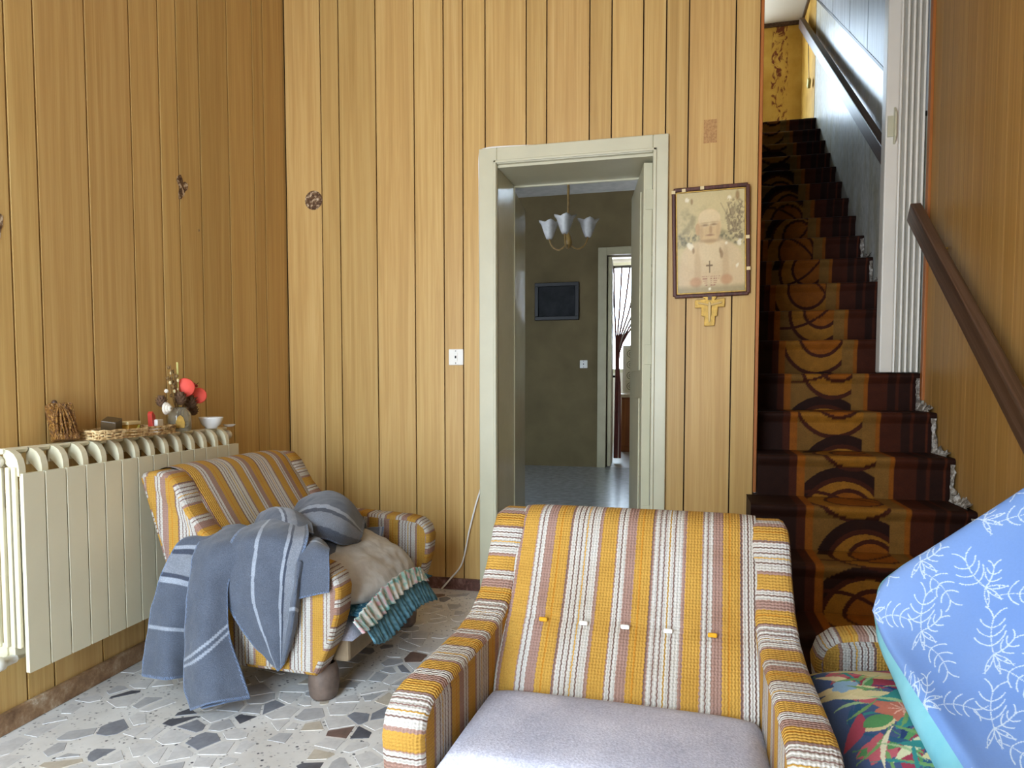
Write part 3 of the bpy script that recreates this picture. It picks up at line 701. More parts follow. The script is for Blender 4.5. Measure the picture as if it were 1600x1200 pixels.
# folding door pushed to the right
fd = tag(empty('folding_door', (0, 3.72, RISE * 6)), 'white plastic folding door pushed aside at the top of the lower steps', 'door')
HD = 2.05
MB().box(.868, .925, -.045, .03, 0.004, HD).build('lead_post', M['white_pvc'], fd, .006)
xs = [.925, .951, .975, .999, 1.024, 1.046]
for i, (a, b) in enumerate(zip(xs[:-1], xs[1:])):
    pm = MB(); pm.prism([(a, -.040), (a + .009, -.043), (a + .012, -.010), (b, -.006), (b, .03), (a, .03)], 2, .004, HD); pm.build('pleat', M['white_pvc'], fd, .002)
MB().box(.30, 1.046, -.03, .03, HD, HD + .04).build('track', M['white_pvc'], fd, .003)
hd = on(1386, 197, 1, 3.67)
ho = MB(); zz = hd[2] - RISE * 6
MB().box(.874, .902, -.052, -.045, zz - .05, zz + .045).build('latch_plate', M['cream'], fd, .002)
MB().prism([(zz - .09, -.046), (zz - .06, -.066), (zz + .06, -.066), (zz + .09, -.046)], 0, .900, .910)
hp = MB(); hp.add([(.900, -.046, zz - .085), (.910, -.046, zz - .085), (.910, -.07, zz - .055), (.900, -.07, zz - .055), (.900, -.07, zz + .055), (.910, -.07, zz + .055), (.910, -.046, zz + .085), (.900, -.046, zz + .085)],
                  [(0, 1, 2, 3), (3, 2, 5, 4), (4, 5, 6, 7), (0, 3, 4, 7), (1, 6, 5, 2), (0, 7, 6, 1)]); hp.build('pull_handle', M['cream'], fd, .002)

# ------------------------------------------------------------------ radiator
NS = 14; RY0, RY1 = 1.547, 2.602; PITCHR = (RY1 - RY0) / NS
rd = tag(empty('radiator', (LX0, 0, 0), LANG), 'cream aluminium sectional radiator hung on the panelled wall', 'radiator')
def radiator_section():
    m_ = MB(); wd = PITCHR - .0038
    m_.prism([(.1300, 0), (.131, .0008), (.131, wd - .0008), (.1300, wd), (.1290, wd - .004), (.116, wd - .004), (.116, .004), (.1290, .004)], 2, .20, .757)            # front plate
    pr = [(.070, .824), (.088, .821), (.104, .811), (.114, .796), (.119, .776), (.120, .750), (.112, .750), (.070, .790)]
    m_.prism(pr, 1, 0, wd * .30)                                                                                     # upright fin joining top and front
    m_.prism([(.03, .812), (.05, .825), (.076, .825), (.080, .820), (.076, .812), (.03, .804)], 1, 0, wd)             # top bar
    arc_ = [(.078, .820), (.066, .815), (.058, .804), (.054, .788), (.053, .772)]
    m_.prism(arc_ + [(.046, .772), (.046, .812)], 1, wd * .30, wd)                                                     # concave throat
    m_.box(.035, .06, 0, wd, .64, .70); m_.box(.035, .06, 0, wd, .22, .28)
    return m_
s0 = radiator_section().build('section', M['rad'], rd); s0.location = (0, RY0, 0)
for i in range(1, NS):
    o = bpy.data.objects.new('section', s0.data); link(o, rd); o.location = (0, RY0 + i * PITCHR, 0)
for x0 in (.032, .056, .080, .100): MB().box(x0, x0 + .013, -.008, .004, .27, .775).build('end_rib', M['rad'], rd, .003).location = (0, RY0, 0)
MB().box(.045, .08, RY0 + .006, RY1 - .006, .24, .66).build('core', M['rad'], rd)
MB().lathe([(.0001, -.06), (.016, -.06), (.019, -.055), (.019, -.03), (.013, -.028), (.013, .01)], (.072, RY0, .235), 16, axis=1).build('valve', M['white_plastic'], rd)
MB().lathe([(.0001, -.05), (.010, -.05), (.012, -.03), (.020, -.028), (.020, -.008), (.014, -.006), (.014, .005)], (.06, RY0, .79), 16, axis=1).build('end_plug', M['white_plastic'], rd)
MB().lathe([(.014, -.005), (.014, .012), (.020, .014), (.020, .032), (.010, .034), (.0001, .036)], (.06, RY1, .79), 16, axis=1).build('end_plug', M['white_plastic'], rd)
for y in (RY0 + .2, RY1 - .2): MB().box(-.002, .05, y - .012, y + .012, .64, .67).build('wall_bracket', M['chrome'], rd)

# ------------------------------------------------------------------ striped armchairs
t = NT('striped_weave'); tcn = t.new('TexCoord'); sp = t.new('SeparateXYZ'); t.link(tcn.outputs['UV'], sp.inputs[0])
nz = t.new('TexNoise'); nz.inputs['Scale'].default_value = 140; nz.inputs['Detail'].default_value = 2; t.link(tcn.outputs['UV'], nz.inputs['Vector'])
uw = t.math('ADD', sp.outputs[0], t.math('MULTIPLY', t.math('SUBTRACT', nz.outputs['Fac'], .5), .0022))
zig = t.math('MULTIPLY', t.math('PINGPONG', t.math('MULTIPLY', sp.outputs[1], 1.0), .006), .25)
fr = t.math('FRACT', t.math('DIVIDE', t.math('ADD', uw, zig), .2))
Wc, Yc, Mc, Bc, Oc = hx(200, 195, 187), hx(192, 148, 68), hx(160, 128, 116), hx(124, 98, 90), hx(192, 134, 48)
stops = [(0, Wc), (.05, Bc), (.066, Wc), (.11, Bc), (.126, Wc), (.17, Yc), (.186, Wc), (.23, Bc), (.246, Wc), (.325, Mc), (.367, Yc), (.545, Mc), (.56, Wc), (.605, Bc), (.62, Wc), (.667, Mc), (.78, Yc), (.84, Oc), (.86, Yc), (.965, Bc), (.985, Mc)]
c = t.ramp(fr, stops, 'CONSTANT')
rope = t.math('PINGPONG', t.math('ADD', sp.outputs[0], zig), .0035); brd = t.math('PINGPONG', sp.outputs[1], .0035)
hgt = t.math('ADD', t.math('MULTIPLY', rope, 200.0), t.math('MULTIPLY', brd, 120.0))
flk = t.noise(tcn.outputs['UV'], 420, 2); fleck_tint = t.ramp(flk, [(.3, (.80, .76, .72, 1)), (.6, (1, 1, 1, 1))])  # random thread flecks in the yarn colour, independent of the weave height
dirt = t.ramp(t.noise(t.coord('Object'), 6, 4), [(.35, (.84, .80, .74, 1)), (.6, (1, 1, 1, 1))])
t.color(t.mix(1.0, t.mix(1.0, c, fleck_tint, 'MULTIPLY'), dirt, 'MULTIPLY')); t.bump(hgt, .75, .004); M['stripe'] = t.set(.9, .15)
t = NT('grey_seat_cloth'); v = t.coord('Object'); n = t.noise(v, 220, 3); n2 = t.noise(v, 7, 4)
t.color(t.mix(1.0, t.ramp(n, [(.3, hx(172, 171, 184)), (.7, hx(206, 205, 216))]), t.ramp(n2, [(.35, (.84, .84, .86, 1)), (.65, (1.08, 1.06, 1.04, 1))]), 'MULTIPLY')); t.bump(t.noise(v, 260, 2), .35, .003); M['seat'] = t.set(.95, .1)
M['leg'] = plain('leg_wood', hx(104, 88, 78), .5, .3, .25, 30)
M['underside'] = plain('dusty_lining', hx(150, 130, 104), .9, .1, .15, 20)

SIDE = [(-.05, .652), (-.04, .670), (.0, .678), (.06, .672), (.09, .642), (.135, .560), (.18, .505), (.238, .468), (.32, .448), (.45, .438), (.565, .430), (.61, .420), (.640, .395), (.653, .355), (.646, .28), (.622, .20), (.575, .105), (.565, .095), (.16, .095), (.135, .10)]
def side_panel(sgn, parent):
    """moulded arm and wing in one piece; stripes run round its edge, upright on its faces"""
    pr = np.array(SIDE); n = len(pr)
    xo = lambda v: .352 + .068 * v; th = .086
    d = np.hypot(*(np.roll(pr, -1, 0) - pr).T); arc = np.concatenate([[0], np.cumsum(d)])
    vs_, fs, uv = [], [], []
    inset = .014
    c0 = pr.mean(0)
    # rings: outer face, outer edge, inner edge, inner face with a soft rounded edge
    nrm = []
    for i in range(n):
        tg = pr[(i + 1) % n] - pr[i - 1]; tg /= np.hypot(*tg); nrm.append((tg[1] * -1, tg[0]))
    nrm = np.array(nrm)
    # outline runs clockwise seen with v to the right => inward normal
    area = sum(pr[i][0] * pr[(i + 1) % n][1] - pr[(i + 1) % n][0] * pr[i][1] for i in range(n))
    if area < 0: nrm = -nrm
    R = []
    for k, (fx, ins) in enumerate([(0, inset), (.0, inset), (.28, .25 * inset), (1, 0), (2, 0), (2.72, .25 * inset), (3, inset)]):
        pass
    lay = [(0.0, inset), (.004, .35 * inset), (.014, 0.0), (th - .014, 0.0), (th - .004, .35 * inset), (th, inset)]
    for off, ins in lay:
        for i in range(n):
            p = pr[i] + nrm[i] * ins
            vs_.append((sgn * (xo(pr[i][0]) - off), -p[0], p[1]))
    L = len(lay)
    for a in range(L - 1):
        for i in range(n):
            j = (i + 1) % n
            f = [a * n + i, a * n + j, (a + 1) * n + j, (a + 1) * n + i]
            u = [(arc[i] + .03, lay[a][0]), (arc[i + 1] + .03, lay[a][0]), (arc[i + 1] + .03, lay[a + 1][0]), (arc[i] + .03, lay[a + 1][0])]
            if sgn < 0: f = f[::-1]; u = u[::-1]
            fs.append(f); uv += u
    nside = len(fs)
    fo = list(range(n)); uo = [(pr[i][0] + .1, pr[i][1]) for i in range(n)]
    fi = list(range((L - 1) * n, L * n)); ui = [(pr[i][0] + .06, pr[i][1]) for i in range(n)]
    if sgn > 0: fo = fo[::-1]; uo = uo[::-1]
    else: fi = fi[::-1]; ui = ui[::-1]
    fs += [fo, fi]; uv += uo + ui
    o = mesh('arm', vs_, fs, M['stripe'], parent, uv=uv)
    sm = [True] * nside + [False, False]; o.data.polygons.foreach_set('use_smooth', sm)
    bm = bmesh.new(); bm.from_mesh(o.data); bmesh.ops.recalc_face_normals(bm, faces=bm.faces); bm.to_mesh(o.data); bm.free()
    return o
BACK = [(.165, .12), (.11, .30), (.02, .50), (-.035, .62), (-.04, .655), (-.015, .682), (.03, .688), (.075, .668), (.112, .615), (.152, .55), (.188, .495), (.212, .468), (.226, .452), (.258, .41), (.30, .36), (.325, .30), (.33, .25)]
def armchair(loc, rz, sc, label, seat_mat, drop=0.0):
    a = tag(empty('armchair', loc, rz, sc), label, 'armchair', 'striped armchairs')
    for s_ in (-1, 1): side_panel(s_, a)
    pr = catmull(BACK, 64); nx = 40; xs = np.linspace(-.285, .285, nx)
    arc = np.concatenate([[0], np.cumsum(np.hypot(*np.diff(pr, axis=0).T))])
    X, A = np.meshgrid(xs, arc); Vv = np.repeat(pr[:, 0][:, None], nx, 1); Z = np.repeat(pr[:, 1][:, None], nx, 1)
    e = 1 - np.abs(xs / .285) ** 8; bul = .012 * (e - 1)                                   # soft shoulder against the wings
    crease = np.exp(-((Z - .458) / .012) ** 2) * (Vv > .15)
    dim = sum(np.exp(-((xs - bx) / .022) ** 2) for bx in np.linspace(-.19, .19, 5))
    Vv = Vv + bul - crease * (.006 + .010 * dim); Z = Z + bul * .5 * (Z > .6)
    vs_ = np.stack([X, -Vv, Z], -1).reshape(-1, 3); fs = grid_faces(64, nx)
    uvg = np.stack([X + .345, A], -1).reshape(-1, 2); uv = [uvg[i] for f in fs for i in f]
    mesh('backrest', vs_, fs, M['stripe'], a, True, uv=uv)
    for i, bx in enumerate(np.linspace(-.19, .19, 5)):
        m_ = MB().box(-.010, .010, -.004, .004, -.005, .005).build('button_tuft', M['tuft_w'] if i in (1, 2, 3) else M['tuft_y'], a, .003); m_.location = (bx, -.224, .455)
    # seat deck, slightly domed
    n = 24; U, V = np.meshgrid(np.linspace(-1, 1, n), np.linspace(-1, 1, n)); ed = (1 - np.abs(U) ** 10) * (1 - np.abs(V) ** 10)
    top = np.stack([U * .302, -(.475 + V * .165), .285 - drop + .045 * ed ** .35 + .012 * (1 - U ** 2) * (1 - V ** 2)], -1).reshape(-1, 3)
    mesh('seat', top, [f[::-1] for f in grid_faces(n, n)], seat_mat, a, True)
    MB().box(-.295, .295, -.625, -.15, .105, .295 - drop).build('base', M['underside'], a, .01)
    for (x, v_) in ((-.30, .20), (.30, .20), (-.31, .55), (.31, .55)):
        MB().lathe([(.0001, 0), (.032, 0), (.042, .012), (.046, .045), (.044, .08), (.036, .11)], (x, -v_, 0), 18).build('leg', M['leg'], a)
    return a
M['tuft_w'] = plain('tuft_white', hx(228, 224, 214), .9, .1); M['tuft_y'] = plain('tuft_yellow', hx(206, 150, 40), .9, .1)
FRONT = armchair((-.125, 1.815, 0), math.radians(-2.2), 1.0, 'striped armchair with bare grey seat standing before the doorway', M['seat'])
REAR = armchair((-1.715, 2.36, 0), R90 + math.radians(1.0), 1.06, 'striped armchair with a grey blanket thrown over it beside the radiator', M['seat'], .11)
REAR.scale = (1.13, 1.06, 1.06)
SIDEC = armchair((.945, 1.43, 0), -R90, 1.0, 'striped armchair at the foot of the stairs holding the floral cushion', M['seat'], .06)

# ------------------------------------------------------------------ soft things
def patch_mesh(patches):
    """patches: list of (rows, nu, nv, colour function(u,v)->rgb); returns verts, faces, colours"""
    V, Fc, C = [], [], []
    for rows, nu, nv, cf in patches:
        nu, nv = int(nu * 1.8), int(nv * 1.8)
        G = smooth_grid(rows, nu, nv); b = sum(len(x) for x in V)
        U_, V_ = np.meshgrid(np.linspace(0, 1, nu), np.linspace(0, 1, nv))
        # fine wrinkles along the local normal
        du = np.gradient(G, axis=1); dv = np.gradient(G, axis=0); N = np.cross(du, dv); N /= np.linalg.norm(N, axis=-1, keepdims=True) + 1e-9
        w_ = fbm(G[..., 0] * 9 + 3, G[..., 2] * 9 + G[..., 1] * 5, 4, 3) - .5
        w2 = fbm(G[..., 0] * 26, G[..., 2] * 14 + G[..., 1] * 16, 8, 2) - .5
        G = G + N * (w_ * .018 + w2 * .006)[..., None]
        V.append(G.reshape(-1, 3)); Fc += grid_faces(nv, nu, b); C.append(cf(U_, V_).reshape(-1, 3))
    return np.vstack(V), Fc, np.vstack(C)
WOOL = np.array(lin((86, 92, 104))); WLT = np.array(lin((150, 156, 166))); WMD = np.array(lin((126, 130, 138))); WDK = np.array(lin((66, 71, 84)))
def bands(lst, along='v', skew=0.0):
    def f(U, V):
        c = np.zeros(U.shape + (3,)); c[:] = WOOL; q = (V + skew * U) if along == 'v' else (U + skew * V)
        for a, b, col in lst: c[(q >= a) & (q < b)] = col
        hem = (U < .03) | (U > .97) | (V > .985); st = np.sin((V + U) * 260) > .1            # whip-stitched hem
        c[hem & st] = np.array(lin((112, 130, 160)))
        return c
    return f
def Q(*pts): return [on(x, y, 1, Y) for x, y, Y in pts]
blk = [
 # flap hanging at the back end of the arm
 ([Q((330, 836, 2.02), (345, 830, 2.03), (362, 832, 2.04)), Q((285, 846, 1.93), (312, 842, 1.945), (332, 845, 1.94)), Q((258, 885, 1.885), (285, 890, 1.89), (306, 896, 1.895)), Q((240, 940, 1.88), (270, 945, 1.87), (298, 948, 1.90)),
   Q((230, 1000, 1.875), (258, 1004, 1.85), (294, 1006, 1.90)), Q((224, 1056, 1.86), (262, 1062, 1.83), (296, 1056, 1.90))], 40, 90,
  bands([(.255, .285, WLT), (.285, .312, WDK), (.312, .43, WMD), (.43, .455, WDK), (.455, .485, WLT), (.715, .735, WLT)])),
 # front flap reaching the floor
 ([Q((345, 824, 2.06), (372, 820, 2.07), (405, 826, 2.08)), Q((312, 850, 1.93), (348, 846, 1.915), (392, 850, 1.92)), Q((296, 900, 1.87), (325, 896, 1.85), (360, 905, 1.885)), Q((292, 960, 1.85), (322, 952, 1.835), (356, 950, 1.875)),
   Q((289, 1020, 1.835), (318, 1018, 1.80), (360, 1000, 1.865)), Q((286, 1065, 1.82), (325, 1072, 1.775), (378, 1050, 1.85)), Q((300, 1110, 1.79), (335, 1098, 1.76), (391, 1090, 1.83))], 44, 100,
  bands([(.70, .715, WLT), (.735, .75, WLT)], 'v', .12)),
 # underside of the floor flap, folded back
 ([Q((345, 990, 1.89), (352, 1010, 1.885), (362, 1000, 1.885)), Q((335, 1050, 1.86), (352, 1055, 1.85), (380, 1055, 1.865)), Q((316, 1108, 1.80), (345, 1100, 1.80), (391, 1092, 1.84))], 24, 40, bands([(.3, .33, WLT)])),
 # big corner hanging over the outer face of the arm
 ([Q((400, 818, 2.10), (440, 806, 2.11), (480, 812, 2.12)), Q((366, 838, 1.93), (425, 832, 1.92), (482, 842, 1.94)), Q((354, 890, 1.89), (415, 885, 1.87), (468, 886, 1.905)), Q((358, 948, 1.895), (412, 940, 1.875), (461, 940, 1.91)),
   Q((392, 1000, 1.905), (422, 995, 1.885), (452, 996, 1.912)), Q((428, 1042, 1.912), (434, 1049, 1.905), (441, 1042, 1.915))], 60, 100,
  bands([(.30, .345, WLT), (.70, .745, WLT), (.745, .78, WDK), (.78, .93, WMD)], 'u', -.06)),
 # turned-over blue corner near the front of the arm
 ([Q((482, 842, 2.02), (497, 840, 2.02), (512, 856, 2.00)), Q((470, 862, 1.918), (492, 856, 1.91), (514, 864, 1.915)), Q((463, 895, 1.90), (490, 890, 1.898), (515, 892, 1.905)), Q((466, 936, 1.902), (490, 931, 1.896), (514, 926, 1.905))], 30, 40, bands([(.18, .22, WLT)])),
 # narrow fold strip hanging between the two corners
 ([Q((464, 880, 1.895), (468, 876, 1.885), (474, 880, 1.90)), Q((456, 930, 1.895), (462, 928, 1.88), (468, 932, 1.905)), Q((448, 985, 1.90), (455, 984, 1.885), (462, 985, 1.908)), Q((438, 1040, 1.91), (442, 1040, 1.90), (448, 1030, 1.912))], 14, 50, bands([(.45, .49, WLT)])),
 # crest that rises against the backrest
 ([Q((392, 838, 2.12), (405, 806, 2.20), (425, 798, 2.24), (455, 812, 2.26)), Q((398, 842, 2.07), (416, 800, 2.13), (440, 792, 2.17), (470, 806, 2.20)), Q((405, 846, 2.02), (428, 812, 2.06), (455, 802, 2.09), (486, 815, 2.12)), Q((402, 838, 1.98), (430, 828, 1.99), (462, 824, 2.0), (490, 835, 2.02))], 50, 50,
  bands([(.55, .60, WLT), (.60, .64, WDK), (.64, .80, WMD)], 'u', .1)),
 # hooded mound on the seat
 ([Q((452, 838, 2.52), (470, 800, 2.56), (505, 780, 2.60), (545, 790, 2.62), (570, 830, 2.60)), Q((446, 826, 2.40), (468, 786, 2.42), (502, 770, 2.44), (540, 778, 2.47), (568, 818, 2.50)),
   Q((444, 826, 2.28), (466, 796, 2.27), (500, 784, 2.28), (540, 796, 2.32), (567, 828, 2.40)), Q((448, 836, 2.18), (470, 818, 2.16), (500, 810, 2.17), (538, 820, 2.22), (566, 836, 2.34)), Q((462, 850, 2.12), (482, 840, 2.12), (508, 842, 2.14), (536, 852, 2.20), (558, 848, 2.32))], 60, 60,
  bands([(.52, .57, WLT), (.57, .62, WDK), (.62, .80, WMD)], 'v', -.10)),
 # dark hollow below the hood, running down to the seat
 ([Q((470, 848, 2.13), (500, 838, 2.16), (535, 842, 2.24), (562, 838, 2.34)), Q((490, 862, 2.10), (520, 862, 2.16), (548, 866, 2.25), (566, 860, 2.36)), Q((512, 884, 2.08), (530, 886, 2.14), (552, 890, 2.20), (566, 884, 2.36))], 30, 30, bands([])),
 # last corner lying against the far arm
 ([Q((560, 836, 2.52), (575, 828, 2.56), (600, 824, 2.60)), Q((556, 852, 2.44), (578, 846, 2.48), (594, 840, 2.56)), Q((554, 868, 2.38), (574, 864, 2.42), (584, 858, 2.48))], 24, 24, bands([(.86, .93, WLT)], 'u')),
]
t = NT('grey_wool'); a = t.new('VertexColor'); a.layer_name = 'Col'; v = t.coord('Object')
n = t.noise(v, 420, 3, .7); n2 = t.noise(v, 16, 3)
g = t.mix(1.0, t.ramp(n, [(.3, (.62, .62, .64, 1)), (.55, (1, 1, 1, 1)), (.72, (1.35, 1.35, 1.35, 1))]), t.ramp(n2, [(.3, (.88, .88, .88, 1)), (.7, (1.06, 1.06, 1.06, 1))]), 'MULTIPLY')
t.color(t.mix(1.0, a.outputs[0], g, 'MULTIPLY')); t.bump(t.noise(v, 360, 2), .4, .003)
t.b.inputs['Sheen Weight'].default_value = .25; t.b.inputs['Sheen Roughness'].default_value = .5
M['wool'] = t.set(.95, .05)
bv, bf, bc = patch_mesh(blk)
bl = mesh('blanket', bv, bf, M['wool'], None, True, cols=bc)
sd = bl.modifiers.new('thickness', 'SOLIDIFY'); sd.thickness = .006; sd.offset = 0
tag(bl, 'blue grey wool blanket with pale stripes heaped over the armchair by the radiator', 'blanket')

def pillow(name, w_, d_, h_, mat, parent=None, n=40, cols=None, p=3.0, pinch=.06, seed=1, wr=.006, rnd=0.0):
    g_ = np.linspace(-1, 1, n); U, V = np.meshgrid(g_, g_)
    if rnd:
        U0, V0 = U.copy(), V.copy(); Um = U * np.sqrt(1 - rnd * V ** 2 / 2); Vm = V * np.sqrt(1 - rnd * U ** 2 / 2)
    th = h_ / 2 * (np.clip(1 - np.abs(U) ** p, 0, 1) * np.clip(1 - np.abs(V) ** p, 0, 1)) ** .55
    X = U * w_ / 2 * (1 - pinch * (1 - V ** 2) * np.abs(U)); Y = V * d_ / 2 * (1 - pinch * (1 - U ** 2) * np.abs(V))
    if rnd: X, Y = Um * w_ / 2, Vm * d_ / 2
    wrk = (fbm(U * 3 + 5, V * 3, seed, 3) - .5) * wr * 2 * (th / (h_ / 2))
    top = np.stack([X, Y, th + wrk], -1).reshape(-1, 3); bot = np.stack([X, Y, -th], -1).reshape(-1, 3)
    fs = grid_faces(n, n) + [f[::-1] for f in grid_faces(n, n, n * n)]
    c = None if cols is None else np.vstack([cols(U, V).reshape(-1, 3)] * 2)
    o = mesh(name, np.vstack([top, bot]), fs, mat, parent, True, cols=c)
    bm = bmesh.new(); bm.from_mesh(o.data); bmesh.ops.remove_doubles(bm, verts=bm.verts, dist=1e-5); bm.to_mesh(o.data); bm.free()
    return o
t = NT('linen_pillow'); v = t.coord('Object'); n = t.noise(v, 9, 5, .6); n2 = t.noise(v, 300, 2)
t.color(t.ramp(n, [(.3, hx(158, 150, 140)), (.5, hx(184, 178, 168)), (.7, hx(200, 196, 188))])); t.bump(t.noise(t.coord('Object', (1, 1.8, 1)), 7, 3), .35, .02); M['linen'] = t.set(.9, .1)
pil = pillow('pillow', .36, .58, .14, M['linen'], None, 56, wr=.016, rnd=.75)
pil.location = (-1.150, 2.31, .358); pil.rotation_euler = (math.radians(-2), math.radians(27), math.radians(-3))
tag(pil, 'plain off white pillow slumped on the blanket covered armchair', 'pillow')
# frilled cushion under it
t = NT('teal_speckle'); v = t.coord('Object'); n = t.noise(v, 130, 4, .7); t.color(t.ramp(n, [(.35, hx(34, 74, 92)), (.55, hx(60, 110, 130)), (.7, hx(140, 176, 186))])); M['teal'] = t.set(.85, .15)
fc = tag(empty('frilled_cushion', (-1.13, 2.33, .30)), 'teal speckled cushion with pastel frill squeezed under the white pillow', 'cushion')
bd = pillow('body', .32, .56, .085, M['teal'], fc, 30); bd.rotation_euler = (0, math.radians(12), 0); bd.location = (0, 0, -.018)
def frill(name, top, bot, xt, xb, col, amp, freq, nu=160, nv=10, fringe=0.0):
    T = catmull([on(x, y, 0, xt) for x, y in top], nu); B = catmull([on(x, y, 0, xb) for x, y in bot], nu)
    f = np.linspace(0, 1, nv)[:, None, None]; G = T[None] * (1 - f) + B[None] * f
    ph = np.linspace(0, freq * 2 * PI, nu)[None, :]; G = G.copy()
    G[..., 0] += np.sin(ph + np.sin(ph * .37)) * amp * (.35 + .65 * f[..., 0]); G[..., 2] += np.sin(ph * .5) * amp * .25
    G[-1, :, 2] -= fringe * np.abs(np.sin(ph[0] * 1.7))
    G = G - np.array([-1.13, 2.33, .30]); U, V = np.meshgrid(np.linspace(0, 1, nu), np.linspace(0, 1, nv))
    o = mesh(name, G.reshape(-1, 3), grid_faces(nv, nu), None, fc, True, cols=col(U, V, ph + V * 0).reshape(-1, 3))
    s_ = o.modifiers.new('s', 'SOLIDIFY'); s_.thickness = .003; return o
def pastel(U, V, ph):
    pal = np.array([lin(c) for c in ((206, 202, 190), (150, 190, 176), (214, 170, 172), (196, 206, 200), (120, 176, 170), (222, 212, 196))])
    k = (np.floor(ph / (2 * PI) * 1.0).astype(int) * 7 + (fbm(U * 40, V * 3, 3, 2) * 6).astype(int)) % 6; return pal[k]
def tealc(U, V, ph):
    n = fbm(U * 70, V * 14, 9, 3)[..., None]; return np.array(lin((38, 82, 100))) * (1 - n) + np.array(lin((120, 164, 178))) * n
o = frill('pastel_frill', [(551, 972), (572, 946), (598, 918), (628, 894), (652, 886), (660, 892)], [(566, 990), (588, 972), (610, 946), (634, 922), (656, 908), (668, 908)], -.985, -.965, pastel, .008, 17); o.data.materials.append(vcol('frill_cloth', .9, .1, 200, .2, .08))
o = frill('teal_frill', [(572, 984), (590, 966), (612, 942), (634, 918), (655, 906), (666, 908)], [(584, 1004), (604, 998), (630, 972), (650, 948), (668, 938), (682, 934)], -.975, -.94, tealc, .007, 22, fringe=.008); o.data.materials.append(vcol('frill_teal', .9, .1, 200, .2, .1))

# raster painter for printed cloth
class Ras:
    def __init__(s, n, bgc): s.n = n; s.a = np.zeros((n, n, 3)); s.a[:] = bgc; s.y, s.x = np.mgrid[0:n, 0:n] / (n - 1)
    def stroke(s, P, r, col):
        for x, y in P:
            i0, i1 = int((y - r) * s.n), int((y + r) * s.n) + 2; j0, j1 = int((x - r) * s.n), int((x + r) * s.n) + 2
            i0, j0 = max(i0, 0), max(j0, 0)
            if i0 >= s.n or j0 >= s.n or i1 <= 0 or j1 <= 0: continue
            m = np.hypot(s.x[i0:i1, j0:j1] - x, s.y[i0:i1, j0:j1] - y) < r; s.a[i0:i1, j0:j1][m] = col
    def leaf(s, x, y, ang, L, wd, col, bend=0.0):
        n = max(12, int(L * s.n / 1.5))
        for f in np.linspace(0, 1, n):
            aa = ang + bend * f; px_ = x + L * f * math.cos(ang + bend * f * .5); py_ = y + L * f * math.sin(ang + bend * f * .5)
            s.stroke([(px_, py_)], max(wd * math.sin(PI * min(f * .95 + .04, 1)), 1.2 / s.n), col)
    def sample(s, U, V): return s.a[np.clip((V * (s.n - 1)).astype(int), 0, s.n - 1), np.clip((U * (s.n - 1)).astype(int), 0, s.n - 1)]
rp = random.Random(5)
# tropical print
RA = Ras(420, np.array(lin((70, 86, 120)))); L_ = lambda *c: np.array(lin(c))
for _ in range(60): RA.leaf(rp.random(), rp.random(), rp.uniform(-.6, .9), rp.uniform(.14, .30), rp.uniform(.03, .065), L_(*rp.choice([(164, 70, 86), (150, 58, 76), (182, 92, 100), (66, 82, 118)])), rp.uniform(-.6, .6))
for _ in range(55): RA.leaf(rp.random(), rp.random(), rp.uniform(-2.5, 2.5), rp.uniform(.15, .34), rp.uniform(.008, .020), L_(*rp.choice([(84, 136, 84), (54, 128, 124), (112, 150, 92), (46, 84, 112), (40, 60, 100)])), rp.uniform(-.9, .9))
for _ in range(16): RA.leaf(rp.uniform(.0, .9), rp.uniform(.55, 1.0), rp.uniform(-.7, .3), rp.uniform(.18, .34), rp.uniform(.02, .042), L_(*rp.choice([(206, 188, 140), (196, 176, 120), (214, 196, 150)])), rp.uniform(-.5, .5))
for _ in range(7): RA.leaf(rp.uniform(.0, .9), rp.uniform(.0, .5), rp.uniform(-.7, .9), rp.uniform(.18, .3), rp.uniform(.015, .03), L_(*rp.choice([(206, 188, 140), (200, 200, 160)])), rp.uniform(-.5, .5))
for (fx_, fy_) in ((.34, .46), (.80, .20)):
    for k in range(12): RA.leaf(fx_, fy_, k * PI / 6, .13, .03, L_(190, 112, 92), .2)
    for k in range(9): RA.leaf(fx_, fy_, k * PI / 4.5 + .2, .06, .005, L_(226, 170, 150), 0)
for (fx_, fy_) in ((.16, .70), (.62, .52)):
    for k in range(6): RA.leaf(fx_, fy_, k * PI / 3, .06, .026, L_(136, 164, 186), .3)
for k in range(16): RA.leaf(.44, .32, -1.6 + k * .22, .12, .0035, L_(206, 214, 224), .2)
for _ in range(16): RA.leaf(rp.uniform(0, .45), rp.uniform(0, .6), rp.uniform(-.4, 1.2), rp.uniform(.12, .24), rp.uniform(.018, .04), L_(*rp.choice([(164, 70, 86), (182, 92, 100), (206, 188, 140), (84, 136, 84), (54, 128, 124)])), rp.uniform(-.8, .8))
for _ in range(14): RA.leaf(rp.uniform(0, .5), rp.uniform(0, .7), rp.uniform(-.4, 1.6), rp.uniform(.14, .26), rp.uniform(.006, .012), L_(*rp.choice([(112, 150, 92), (150, 176, 130), (54, 128, 124), (214, 204, 170)])), rp.uniform(-.9, .9))
for _ in range(12): RA.leaf(rp.random(), rp.random(), rp.uniform(-1, 1), rp.uniform(.1, .2), .010, L_(112, 150, 92), .6)
M['floral'] = vcol('tropical_print', .85, .15, 260, .2, .1)
cu2 = pillow('floral_cushion', .43, .45, .13, M['floral'], None, 230, cols=lambda U, V: RA.sample((U + 1) / 2, (V + 1) / 2), pinch=.05)
cu2.location = (.465, 1.46, .338); cu2.rotation_euler = (math.radians(5), math.radians(-3), math.radians(4))
tag(cu2, 'tropical print cushion in red, navy and cream on the chair by the stairs', 'cushion')

